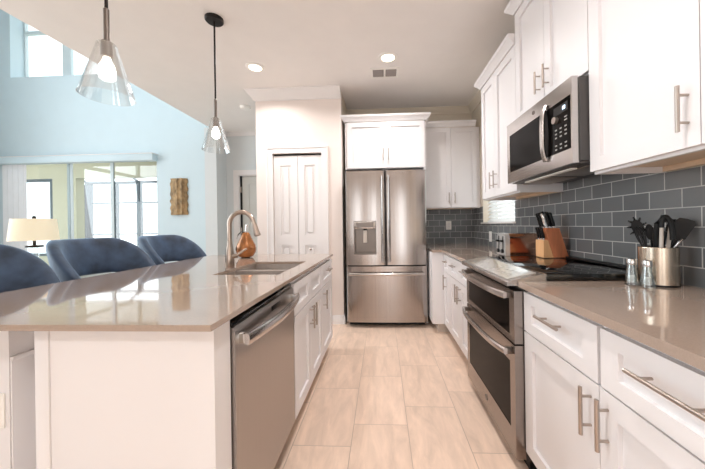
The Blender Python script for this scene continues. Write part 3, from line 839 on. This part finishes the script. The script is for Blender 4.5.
# sink
sk = thing('kitchen_sink', 'double bowl stainless undermount sink in the island worktop', 'sink', (-0.76, 1.865, 0.70))
SX0, SX1, SY0, SY1 = -0.972, -0.568, 1.565, 2.165
for a, c in ((SY0, 1.850), (1.880, SY1)):
    z0, z1 = 0.69, 0.8705
    b = MB()
    b.box(SX0, SX1, a, c, z0, z0 + 0.003)
    b.box(SX0, SX0 + 0.004, a, c, z0, z1); b.box(SX1 - 0.004, SX1, a, c, z0, z1)
    b.box(SX0, SX1, a, a + 0.004, z0, z1); b.box(SX0, SX1, c - 0.004, c, z0, z1)
    bo = b.build('bowl', 'sink', sk)
    MB().lathe([(0.045, z0 + 0.003), (0.045, z0 + 0.006), (0.03, z0 + 0.005)], ((SX0 + SX1) / 2, (a + c) / 2), 24).build('drain', 'chrome', bo)
MB().box(SX0 + 0.004, SX1 - 0.004, 1.8495, 1.8805, 0.845, 0.868, 0.006).build('divider', 'sink', sk)

# faucet
fx, fy = -1.012, 1.862
fa = thing('kitchen_faucet', 'warm nickel gooseneck faucet with pull down spray head behind the sink', 'faucet', (fx, fy, CZ))
MB().lathe([(0.028, CZ + 0.0005), (0.028, CZ + 0.006), (0.030, CZ + 0.010), (0.028, CZ + 0.06), (0.022, CZ + 0.12), (0.0165, CZ + 0.16), (0.0155, CZ + 0.175)], (fx, fy), 28).build('base', 'faucet', fa)
pts = [(fx, fy, CZ + 0.165), (fx, fy, CZ + 0.22), (fx, fy, CZ + 0.285)]
R = 0.082
for i in range(1, 19):
    t = PI * i / 18 * 0.93
    pts.append((fx + R - R * math.cos(t), fy, CZ + 0.285 + R * math.sin(t)))
MB().tube(pts, 0.0150, 16, ref=(0, 1, 0)).build('neck', 'faucet', fa)
e = Vector(pts[-1]); dv = (Vector(pts[-1]) - Vector(pts[-2])).normalized()
MB().tube([tuple(e), tuple(e + dv * 0.02), tuple(e + dv * 0.055), tuple(e + dv * 0.095), tuple(e + dv * 0.10)], [0.0135, 0.0165, 0.0185, 0.021, 0.017], 18).build('spray_head', 'faucet', fa)
lv = MB()
lv.cyl((fx + 0.02, fy, CZ + 0.075), (fx + 0.048, fy, CZ + 0.078), 0.015)
lv.tube([(fx + 0.045, fy, CZ + 0.078), (fx + 0.07, fy + 0.01, CZ + 0.10), (fx + 0.105, fy + 0.02, CZ + 0.122)], [0.009, 0.008, 0.006], 12)
lv.build('lever', 'faucet', fa)

# pear ornament
px_, py_ = -1.195, 2.47
pe = thing('pear_ornament', 'amber pear shaped ornament on the island behind the faucet', 'ornament', (px_, py_, CZ))
MB().lathe([(0.03, CZ + 0.0005), (0.058, CZ + 0.010), (0.080, CZ + 0.045), (0.086, CZ + 0.075), (0.079, CZ + 0.110), (0.060, CZ + 0.148), (0.045, CZ + 0.180), (0.036, CZ + 0.205), (0.024, CZ + 0.220), (0.008, CZ + 0.224)], (px_, py_), 32).build('body', 'pear', pe)
MB().tube([(px_, py_, CZ + 0.218), (px_ + 0.002, py_, CZ + 0.25), (px_ + 0.010, py_, CZ + 0.288)], [0.006, 0.007, 0.010], 10).build('stem', 'chrome', pe)
lf = MB()
lf.tube([(px_ - 0.003, py_ - 0.004, CZ + 0.222), (px_ - 0.035, py_ - 0.012, CZ + 0.226), (px_ - 0.058, py_ - 0.018, CZ + 0.205), (px_ - 0.072, py_ - 0.02, CZ + 0.168)], [(0.004, 0.004), (0.016, 0.004), (0.014, 0.004), (0.003, 0.002)], 10)
lf.build('leaf', 'black_metal', pe)

# ------------------------------------------------------------------ stools
def make_stool(cx, cy, label):
    t = thing('counter_stool', label, 'stool', (cx, cy, 0), 'velvet counter stools along the island')
    n = 44
    m = MB(); rings = []
    TH = math.radians(112)
    for i in range(n + 1):
        th = -TH + 2 * TH * i / n
        a = abs(th) / TH
        k = max(0.0, (a - 0.33) / 0.67)
        s = k ** 1.9
        top = 1.094 - 0.27 * s
        bot = 0.838 - 0.195 * min(1, s * 1.05)
        e = min(1.0, (1 - a) / 0.05)
        ro_x, ro_y = 0.275, 0.300
        half = 0.036 * (0.55 + 0.45 * math.sqrt(e)) - 0.006 * k
        mid = (top + bot) / 2; hh = (top - bot) / 2 * (0.80 + 0.20 * math.sqrt(e))
        sec = []
        for j in range(16):
            ph = 2 * PI * j / 16
            cx_, sz_ = math.cos(ph), math.sin(ph)
            sx_ = math.copysign(abs(cx_) ** 0.62, cx_); zz = math.copysign(abs(sz_) ** 0.42, sz_)
            flare = 0.022 * zz
            rx = ro_x - 0.036 + half * sx_ + flare; ry = ro_y - 0.036 + half * sx_ + flare
            sec.append(m.v((cx - rx * math.cos(th), cy + ry * math.sin(th), mid + hh * zz)))
        rings.append(sec)
    m.loft(rings)
    m.build('backrest', 'velvet', t, 60)
    s = MB()
    s.lathe([(0.16, 0.575), (0.225, 0.578), (0.243, 0.60), (0.245, 0.635), (0.225, 0.662), (0.15, 0.672), (0.02, 0.675)], (cx + 0.015, cy), 36, sx=1.0, sy=1.02)
    s.build('seat', 'velvet', t, 60)
    for sx in (-1, 1):
        for sy in (-1, 1):
            MB().cyl((cx + sx * 0.15, cy + sy * 0.15, 0.58), (cx + sx * 0.20, cy + sy * 0.20, 0.0), 0.019, 0.012, 12).build('leg', 'leg', t)
    fr = MB()
    c = [(cx + a * 0.187, cy + b_ * 0.187, 0.2) for a, b_ in ((-1, -1), (1, -1), (1, 1), (-1, 1))]
    for i in range(4): fr.cyl(c[i], c[(i + 1) % 4], 0.009, seg=10)
    fr.build('footrest', 'nickel', t)
    return t
st = make_stool(-1.850, 1.212, 'navy velvet barrel stool at the near end of the island, cut by the photo edge')
dup(st, (-1.842, 1.875, 0), 'navy velvet barrel stool in the middle of the row of three')
dup(st, (-1.842, 2.535, 0), 'navy velvet barrel stool at the far end of the row of three')

# ------------------------------------------------------------------ lamp on side table
tb = thing('side_table', 'small side table behind the stools carrying the cream shaded lamp', 'table', (-3.36, 2.62, 0))
MB().lathe([(0.26, 0.60), (0.265, 0.605), (0.265, 0.622), (0.26, 0.628)], (-3.36, 2.62), 36).build('tabletop', 'leg', tb)
for k in range(3):
    t = k * 2 * PI / 3
    MB().cyl((-3.36 + 0.15 * math.cos(t), 2.62 + 0.15 * math.sin(t), 0.60), (-3.36 + 0.22 * math.cos(t), 2.62 + 0.22 * math.sin(t), 0), 0.016, 0.012, 10).build('leg', 'leg', tb)
lp = thing('table_lamp', 'table lamp with cream drum shade behind the nearest stools', 'lamp', (-3.36, 2.62, 0.629))
MB().lathe([(0.170, 1.058), (0.150, 1.265), (0.148, 1.265), (0.168, 1.058)], (-3.36, 2.62), 40, cap=False).build('lamp_shade', 'shade', lp, 60)
b = MB().lathe([(0.075, 0.630), (0.075, 0.65), (0.03, 0.655), (0.030, 0.985), (0.03, 0.99)], (-3.36, 2.62), 24).build('lamp_base', 'sglass', lp)
MB().lathe([(0.03, 0.991), (0.062, 0.992), (0.062, 1.010), (0.012, 1.012), (0.012, 1.26), (0.016, 1.275), (0.012, 1.29), (0.004, 1.296)], (-3.36, 2.62), 20).build('lamp_stem', 'black_metal', lp)
ld_ = bpy.data.lights.new('table_lamp_light', 'POINT'); ld_.energy = 1.5; ld_.color = (1, 0.86, 0.62); ld_.shadow_soft_size = 0.05
lo = bpy.data.objects.new('table_lamp_light', ld_); COL.objects.link(lo); lo.location = (-3.33, 2.55, 1.16)

# wall art
ar = MB()
NX, NZ = 12, 22
def art_pt(i, j, back):
    u = -3.445 + 0.285 * i / NX; z = 1.372 + 0.592 * j / NZ
    n = 0.055 - 0.04 * (2 * i / NX - 1) ** 2 + 0.008 * math.sin(j * 1.7 + i * 0.9) + 0.006 * math.sin(i * 2.3)
    if i in (0, NX): u += 0.008 * math.sin(j * 1.3)
    return (u, 0.002 if back else n, z)
ar.mp = FB(4.55)
G = [[[ar.v(art_pt(i, j, bk)) for j in range(NZ + 1)] for i in range(NX + 1)] for bk in (0, 1)]
for i in range(NX):
    for j in range(NZ):
        for g in G: ar.f([g[i][j], g[i + 1][j], g[i + 1][j + 1], g[i][j + 1]])
for i in range(NX):
    for j in (0, NZ): ar.f([G[0][i][j], G[0][i + 1][j], G[1][i + 1][j], G[1][i][j]])
for j in range(NZ):
    for i in (0, NX): ar.f([G[0][i][j], G[0][i][j + 1], G[1][i][j + 1], G[1][i][j]])
tag(ar.build('wall_art', 'art'), 'weathered gold bark panel hung on the great room wall', 'wall art')

# ------------------------------------------------------------------ ceiling fittings
def can(x, y, label, power=13):
    t = thing('recessed_light', label, 'light', (x, y, CEIL), 'recessed ceiling lights')
    MB().lathe([(0.062, CEIL - 0.0005), (0.092, CEIL - 0.0005), (0.090, CEIL - 0.006), (0.066, CEIL - 0.010), (0.062, CEIL - 0.006)], (x, y), 36, cap=False).build('trim_ring', 'plate', t)
    MB().lathe([(0.064, CEIL - 0.001), (0.064, CEIL - 0.006), (0.045, CEIL - 0.008)], (x, y), 32).build('diffuser', 'lens', t)
    d_ = bpy.data.lights.new('recessed_light_lamp', 'AREA'); d_.shape = 'DISK'; d_.size = 0.13; d_.energy = power; d_.color = (1.0, 0.965, 0.95)
    d_.spread = math.radians(150)
    o = bpy.data.objects.new('recessed_light_lamp', d_); COL.objects.link(o); o.location = (0, 0, -0.012); o.parent = t
    return t
can(-1.255, 2.845, 'lit recessed ceiling light left of the pantry crown', 11)
can(0.082, 2.77, 'lit recessed ceiling light beside the air vent', 13.5)
can(0.09, 0.7, 'lit recessed ceiling light over the aisle by the range', 12)
can(0.2, -1.2, 'lit recessed ceiling light over the aisle behind the camera')
can(-1.3, -1.2, 'lit recessed ceiling light behind the near end of the island')

vt = thing('air_vent', 'white ceiling air vent with grey louvres near the recessed light', 'vent', (0.05, 3.04, CEIL))
vm = lambda u, n, z: (u, z, CEIL - n)
MB(vm).slab([-0.095, -0.072, 0.042, 0.062, 0.176, 0.198], [2.945, 2.968, 3.115, 3.138], {(1, 1), (3, 1)}, 0.0005, 0.010).build('frame', 'plate', vt)
MB(vm).box(-0.075, 0.18, 0.0005, 0.002, 2.965, 3.118).build('duct', 'vent_dark', vt)
b = MB(vm)
for i in range(9):
    y = 2.972 + i * 0.016
    for a, c in ((-0.071, 0.041), (0.063, 0.175)): b.prism([(y, 0.003), (y + 0.002, 0.003), (y + 0.009, 0.009), (y + 0.007, 0.009)], a, c, 'cba')
b.build('louvres', 'vent_dark', vt)
sd = MB().lathe([(0.068, CEIL - 0.0005), (0.070, CEIL - 0.012), (0.062, CEIL - 0.032), (0.04, CEIL - 0.038), (0.01, CEIL - 0.038)], (-1.80, 3.76), 32).build('smoke_detector', 'plate')
tag(sd, 'round white smoke detector on the ceiling left of the pantry', 'smoke detector')

def pendant(x, y, zb, zt, rb, label):
    t = thing('pendant_lamp', label, 'lamp', (x, y, CEIL), 'glass pendant lamps over the island')
    MB().lathe([(0.066, CEIL - 0.0005), (0.066, CEIL - 0.018), (0.060, CEIL - 0.024), (0.012, CEIL - 0.026)], (x, y), 32).build('canopy', 'black_metal', t)
    MB().cyl((x, y, CEIL - 0.025), (x, y, zt + 0.162), 0.0065, seg=12).build('rod', 'black_metal', t)
    MB().lathe([(0.0066, zt + 0.16), (0.0105, zt + 0.155), (0.0105, zt + 0.02), (0.021, zt + 0.012), (0.022, zt - 0.050), (0.018, zt - 0.055)], (x, y), 24).build('socket', 'steel_dark', t)
    H = zt - zb
    prof = [(0.023, zt + 0.006), (0.032, zt + 0.005), (0.036, zt - 0.002), (0.041, zt - 0.025)]
    for i in range(1, 9):
        s = i / 8
        prof.append((0.041 + (rb - 0.041) * s, zt - 0.025 - (H - 0.025) * s))
    inner = [(r - 0.003, z) for r, z in prof[::-1]]
    MB().lathe(prof + inner[:-1], (x, y), 48, cap=False).build('glass_shade', 'pglass', t, 40)
    b_ = zt - 0.058
    MB().lathe([(0.013, b_), (0.015, b_ - 0.012), (0.026, b_ - 0.034), (0.030, b_ - 0.055), (0.026, b_ - 0.076), (0.013, b_ - 0.088), (0.003, b_ - 0.090)], (x, y), 24).build('bulb', 'bulb', t, 60)
    return t
pendant(-1.19, 1.20, 1.735, 1.962, 0.098, 'clear glass cone pendant nearest the camera over the island')
pendant(-1.27, 2.16, 1.752, 1.99, 0.100, 'clear glass cone pendant over the far half of the island')

# ------------------------------------------------------------------ outlets on the backsplash
def outlet(mp, u, z, label, loc):
    t = thing('wall_outlet', label, 'outlet', loc)
    MB(mp).box(u - 0.037, u + 0.037, 0.0085, 0.014, z - 0.06, z + 0.06, 0.002).build('plate', 'plate', t)
    b = MB(mp)
    for dz in (-0.03, 0.006): b.box(u - 0.017, u + 0.017, 0.014, 0.0155, z + dz, z + dz + 0.026, 0.001)
    b.build('sockets', 'trim', t)
outlet(FB(YB), 0.927, 1.140, 'white outlet on the dark tiles of the back wall', (0.927, YB, 1.14))
outlet(FR(XW), 3.40, 1.006, 'white outlet on the right wall tiles below the window', (XW, 3.40, 1.0))

# ------------------------------------------------------------------ toaster
TX0, TX1, TY0, TY1 = 0.965, 1.235, 2.30, 2.47
to = thing('toaster', 'chrome toaster on the far worktop beside the knife block', 'toaster', (1.1, 2.38, CZ))
MB().prism([(TY0, CZ + 0.014), (TY0, CZ + 0.150), (TY0 + 0.010, CZ + 0.172), (TY0 + 0.030, CZ + 0.185), (TY1 - 0.030, CZ + 0.185), (TY1 - 0.010, CZ + 0.172), (TY1, CZ + 0.150), (TY1, CZ + 0.014)], TX0 + 0.035, TX1 - 0.012, 'bca').build('shell', 'chrome_warm', to)
for a, c, nm in ((TX0, TX0 + 0.034, 'end_cap'), (TX1 - 0.0115, TX1, 'end_cap')):
    MB().prism([(TY0 - 0.003, CZ + 0.012), (TY0 - 0.003, CZ + 0.152), (TY0 + 0.008, CZ + 0.176), (TY0 + 0.030, CZ + 0.189), (TY1 - 0.030, CZ + 0.189), (TY1 - 0.008, CZ + 0.176), (TY1 + 0.003, CZ + 0.152), (TY1 + 0.003, CZ + 0.012)], a, c, 'bca').build(nm, 'satin_chrome', to)
MB().box(TX0 + 0.01, TX1 - 0.01, TY0 + 0.006, TY1 - 0.006, CZ + 0.0005, CZ + 0.0118).build('foot', 'black', to)
b = MB()
for y in (TY0 + 0.05, TY0 + 0.105): b.box(TX0 + 0.04, TX1 - 0.03, y, y + 0.022, CZ + 0.183, CZ + 0.186)
b.build('bread_slots', 'black', to)
for y in (TY0 + 0.045, TY1 - 0.045):
    MB().box(TX0 - 0.0025, TX0 - 0.0005, y - 0.007, y + 0.007, CZ + 0.06, CZ + 0.165).build('lever_slot', 'black', to)
    MB().box(TX0 - 0.024, TX0 - 0.003, y - 0.018, y + 0.018, CZ + 0.118, CZ + 0.134, 0.004).build('lever', 'black', to)
    MB(lambda x, yy, z: (TX0 - z, y + x, CZ + 0.045 + yy)).lathe([(0.017, 0.0005), (0.017, 0.012), (0.012, 0.016)], (0, 0), 20).build('dial', 'black', to)

# ------------------------------------------------------------------ knife block (stands on the rear of the cooktop)
KZ = 0.9218
KY0, KY1 = 1.985, 2.085
kb = thing('knife_block', 'reddish wooden knife block standing on the back corner of the cooktop', 'knife block', (1.12, 2.03, KZ))
MB().prism([(1.150, KZ), (1.248, KZ), (1.188, KZ + 0.198), (1.102, KZ + 0.198), (1.102, KZ + 0.182)], KY0, KY1, 'acb').build('block', 'block_wood', kb)
MB().prism([(1.085, KZ), (1.148, KZ), (1.114, KZ + 0.118), (1.085, KZ + 0.118)], KY0, KY1, 'acb').build('front_step', 'block_light', kb)
def knife(x, y, z, L, r, label, group, lean=-0.30, mt='black', nm='knife'):
    dv = Vector((lean, 0, 1)).normalized()
    t = thing(nm, label, 'knife', (x, y, z), group)
    p0 = Vector((x, y, z))
    MB().tube([tuple(p0 + dv * 0.001), tuple(p0 + dv * 0.012)], (r * 0.9, r * 0.7), 10, ref=(0, 1, 0)).build('bolster', 'chrome', t)
    MB().tube([tuple(p0 + dv * a) for a in (0.0122, L * 0.35, L * 0.7, L * 0.93, L)], [(r, r * 0.8), (r * 1.15, r * 0.9), (r * 0.95, r * 0.8), (r * 1.2, r * 0.9), (r * 0.7, r * 0.5)], 12, ref=(0, 1, 0)).build('handle', mt, t)
n = 0
for i, (x, y, L) in enumerate(((1.116, 2.004, 0.105), (1.116, 2.036, 0.112), (1.116, 2.068, 0.108), (1.142, 2.010, 0.116), (1.142, 2.045, 0.120), (1.168, 2.006, 0.110), (1.168, 2.040, 0.115), (1.168, 2.070, 0.108))):
    if i == 0: knife(x, y, KZ + 0.199, L, 0.0112, 'black handled knife with bright silver butt at front of the block top', None, mt='chrome', nm='knife')
    else: knife(x, y, KZ + 0.199, L, 0.0112, 'black handled knife in the top slots of the knife block', 'knives in the top slots of the block')
for i in range(6):
    knife(1.093 + 0.013 * (i % 2), 1.996 + i * 0.0155, KZ + 0.1185, 0.088, 0.0065, 'small black steak knife in the lower step of the knife block', 'steak knives in the lower step', lean=-0.22)

# ------------------------------------------------------------------ utensil crock and its contents
cx, cy = 1.1555, 1.2625
ck = MB()
ro, ri = 0.063, 0.060
ck.lathe([(ri - 0.004, CZ + 0.004), (ri - 0.004, CZ + 0.0008), (ro - 0.003, CZ + 0.0008), (ro, CZ + 0.005), (ro, CZ + 0.158), (ro - 0.0015, CZ + 0.160), (ri, CZ + 0.158), (ri, CZ + 0.006), (0.004, CZ + 0.005)], (cx, cy), 48, cap=True)
ckt = thing('utensil_crock', 'brushed stainless crock full of utensils on the right worktop', 'crock', (cx, cy, CZ))
ck.build('crock_body', mat('brushed_crock_steel', (206, 190, 172), 0.26, 1.0, var=0.05, scale=10, stretch=(8, 8, 0.05), rvar=0.05), ckt)
MB().lathe([(ro + 0.0005, CZ + 0.0008), (ro + 0.0012, CZ + 0.0008), (ro + 0.0012, CZ + 0.008), (ro + 0.0005, CZ + 0.008)], (cx, cy), 48, cap=False).build('base_ring', 'black', ckt)
ZI = CZ + 0.012
def stem(t, p0, p1, r, mt, nm='handle'):
    a, b_ = Vector(p0), Vector(p1)
    return MB().tube([tuple(a.lerp(b_, k / 4)) for k in range(5)], r, 10).build(nm, mt, t)
def head_frame(p1, p0):
    d = (Vector(p1) - Vector(p0)).normalized()
    s = d.cross(Vector((0.0, 1.0, 0))).normalized()       # thickness roughly towards the camera
    w_ = d.cross(s).normalized()
    return d, w_, s
def blade(t, p0, p1, outline, th, mt, nm='head', face=(-0.66, -0.75, 0)):
    """flat head: outline (along, across) starting at p1"""
    d = (Vector(p1) - Vector(p0)).normalized()
    f = Vector(face); f = (f - d * f.dot(d)).normalized(); w_ = d.cross(f).normalized()
    m = MB()
    A = [m.v(tuple(Vector(p1) + d * a + w_ * c + f * th)) for a, c in outline]
    B = [m.v(tuple(Vector(p1) + d * a + w_ * c - f * th)) for a, c in outline]
    m.loft([A, B]); return m.build(nm, mt, t)
def oval(L, W, n=20, flat=1.0): return [(L / 2 - L / 2 * math.cos(2 * PI * i / n), W / 2 * math.copysign(abs(math.sin(2 * PI * i / n)) ** flat, math.sin(2 * PI * i / n))) for i in range(n)]
# axes seen from the aisle: A runs to the right of the view, F faces the viewer
AX = Vector((0.73, -0.68, 0)); FV = Vector((-0.68, -0.73, 0))
def cp_(a, f, z): return tuple(Vector((cx, cy, CZ + z)) + AX * a + FV * f)
def util(name, label, b0, p1, r, mt='black'):
    t = thing(name, label, 'utensil', cp_(*b0))
    stem(t, cp_(*b0), cp_(*p1), r, mt)
    return t
# pasta fork
q0, q1 = (0.004, 0.010, 0.012), (-0.050, 0.012, 0.205)
t = util('pasta_fork', 'black pasta fork with curved teeth at the left of the crock', q0, q1, 0.0055)
p0, p1 = cp_(*q0), cp_(*q1)
blade(t, p0, p1, oval(0.072, 0.040), 0.004, 'black', face=tuple(FV))
d = (Vector(p1) - Vector(p0)).normalized(); w_ = d.cross(FV).normalized()
for k in range(7):
    a = -2.0 + k * 0.66
    q = Vector(p1) + d * (0.036 + 0.034 * math.cos(a)) + w_ * 0.018 * math.sin(a)
    o_ = d * math.cos(a) + w_ * math.sin(a)
    MB().tube([tuple(q), tuple(q + FV * 0.008 + o_ * 0.010), tuple(q + FV * 0.024 + o_ * 0.013)], [0.0042, 0.004, 0.0028], 8).build('tooth', 'black', t)
# slotted spoon
q0, q1 = (0.0, -0.030, 0.012), (-0.020, -0.034, 0.185)
t = util('slotted_spoon', 'narrow black spoon rising behind the pasta fork in the crock', q0, q1, 0.005)
blade(t, cp_(*q0), cp_(*q1), oval(0.070, 0.030), 0.005, 'black', face=tuple(FV))
# whisk
q0, q1 = (0.0, 0.046, 0.012), (-0.036, 0.034, 0.150)
t = util('whisk', 'small black wire whisk at the left rim of the crock', q0, q1, 0.0055)
p0, p1 = cp_(*q0), cp_(*q1)
d = (Vector(p1) - Vector(p0)).normalized(); a1 = d.orthogonal().normalized(); a2 = d.cross(a1)
for k in range(5):
    an = k * PI / 5; s_ = a1 * math.cos(an) + a2 * math.sin(an)
    MB().tube([tuple(Vector(p1) + d * (0.098 * math.sin(PI * j / 16)) + s_ * (0.026 * math.cos(PI * j / 16) * math.sin(PI * min(j, 16 - j) / 16 + 0.15))) for j in range(17)], 0.002, 6).build('wire', 'black', t)
# masher: looped black head on a beige grip
q0, q1, q2 = (0.006, 0.032, 0.012), (0.010, 0.040, 0.150), (0.012, 0.043, 0.240)
t = thing('masher', 'black looped masher with beige grip in the middle of the crock', 'utensil', cp_(*q0))
stem(t, cp_(*q0), cp_(*q1), 0.0045, 'steel_flat', 'shaft'); stem(t, cp_(*q1), cp_(*q2), 0.0065, 'grip', 'grip')
P = [cp_(0.012 + 0.015 + 0.015 * -math.cos(PI * j / 20), 0.043 - 0.002 * math.sin(PI * j / 20), 0.240 + 0.068 * math.sin(PI * j / 20) ** 0.8 - 0.05 * j / 20) for j in range(21)]
MB().tube(P, 0.0085, 10).build('head', 'black', t)
# tongs: dark arch behind
q0, q1 = (0.0, -0.002, 0.012), (-0.004, -0.004, 0.185)
t = thing('kitchen_tongs', 'black tongs with arched top behind the beige grips in the crock', 'utensil', cp_(*q0))
P = [cp_(*q0), cp_(-0.003, -0.003, 0.10), cp_(-0.006, -0.004, 0.19), cp_(0.000, -0.004, 0.255), cp_(0.014, -0.004, 0.285), cp_(0.028, -0.004, 0.262)]
MB().tube(P, [0.005, 0.006, 0.010, 0.012, 0.010, 0.006], 10).build('arm', 'black', t)
P = [cp_(0.009, -0.003, 0.013), cp_(0.010, -0.003, 0.10), cp_(0.016, -0.004, 0.18), cp_(0.024, -0.004, 0.225)]
MB().tube(P, [0.004, 0.005, 0.007, 0.008], 10).build('arm', 'black', t)
# ladle with beige grip
q0, q1, q2 = (0.020, 0.014, 0.012), (0.029, 0.018, 0.150), (0.037, 0.019, 0.240)
t = thing('ladle', 'second beige gripped utensil with black neck right of the masher', 'utensil', cp_(*q0))
stem(t, cp_(*q0), cp_(*q1), 0.0045, 'steel_flat', 'shaft'); stem(t, cp_(*q1), cp_(*q2), 0.0065, 'grip', 'grip')
MB().tube([cp_(*q2), cp_(0.039, 0.019, 0.258), cp_(0.038, 0.018, 0.275)], [0.007, 0.009, 0.006], 10).build('neck', 'black', t)
# spatula
q0, q1 = (-0.012, -0.022, 0.012), (0.054, -0.012, 0.190)
t = util('spatula', 'wide black spatula standing at the right of the crock', q0, q1, 0.0055)
blade(t, cp_(*q0), cp_(*q1), [(0, -0.008), (0.010, -0.022), (0.075, -0.029), (0.088, -0.022), (0.091, 0.0), (0.088, 0.022), (0.075, 0.029), (0.010, 0.022), (0, 0.008)], 0.004, 'black', face=tuple(FV))
# serving spoon
q0, q1 = (0.030, -0.040, 0.012), (0.044, -0.040, 0.185)
t = util('serving_spoon', 'black serving spoon with rounded head behind the spatula in the crock', q0, q1, 0.005)
blade(t, cp_(*q0), cp_(*q1), oval(0.090, 0.050), 0.006, 'black', face=tuple(FV))
# steel handle resting on the rim
q0, q1 = (-0.010, -0.012 + 0.045, 0.012), (0.084, 0.020, 0.198)
t = util('steel_server', 'thin steel handle resting on the right rim of the crock', (-0.040, -0.004, 0.012), (0.070, 0.026, 0.196), 0.0045, 'steel_flat')

# salt and pepper shakers
def shaker_jar(x, y, label, ang):
    t = thing('shaker', label, 'shaker', (x, y, CZ), 'glass salt and pepper shakers')
    MB().lathe([(0.020, CZ + 0.0006), (0.024, CZ + 0.003), (0.0225, CZ + 0.02), (0.0145, CZ + 0.085), (0.0125, CZ + 0.085), (0.0205, CZ + 0.022), (0.018, CZ + 0.012)], (x, y), 6 * 4, cap=True).build('jar', 'sglass', t)
    MB().lathe([(0.0165, CZ + 0.0855), (0.017, CZ + 0.088), (0.0165, CZ + 0.104), (0.0145, CZ + 0.110), (0.003, CZ + 0.115)], (x, y), 24).build('cap', 'chrome', t)
    MB().lathe([(0.012, CZ + 0.0125), (0.014, CZ + 0.018), (0.012, CZ + 0.04), (0.004, CZ + 0.043)], (x, y), 20).build('contents', 'salt', t)
shaker_jar(1.048, 1.262, 'clear glass shaker with metal cap, the left one beside the crock', 0)
shaker_jar(1.062, 1.206, 'clear glass shaker with metal cap, touching the crock on its left side', 0)
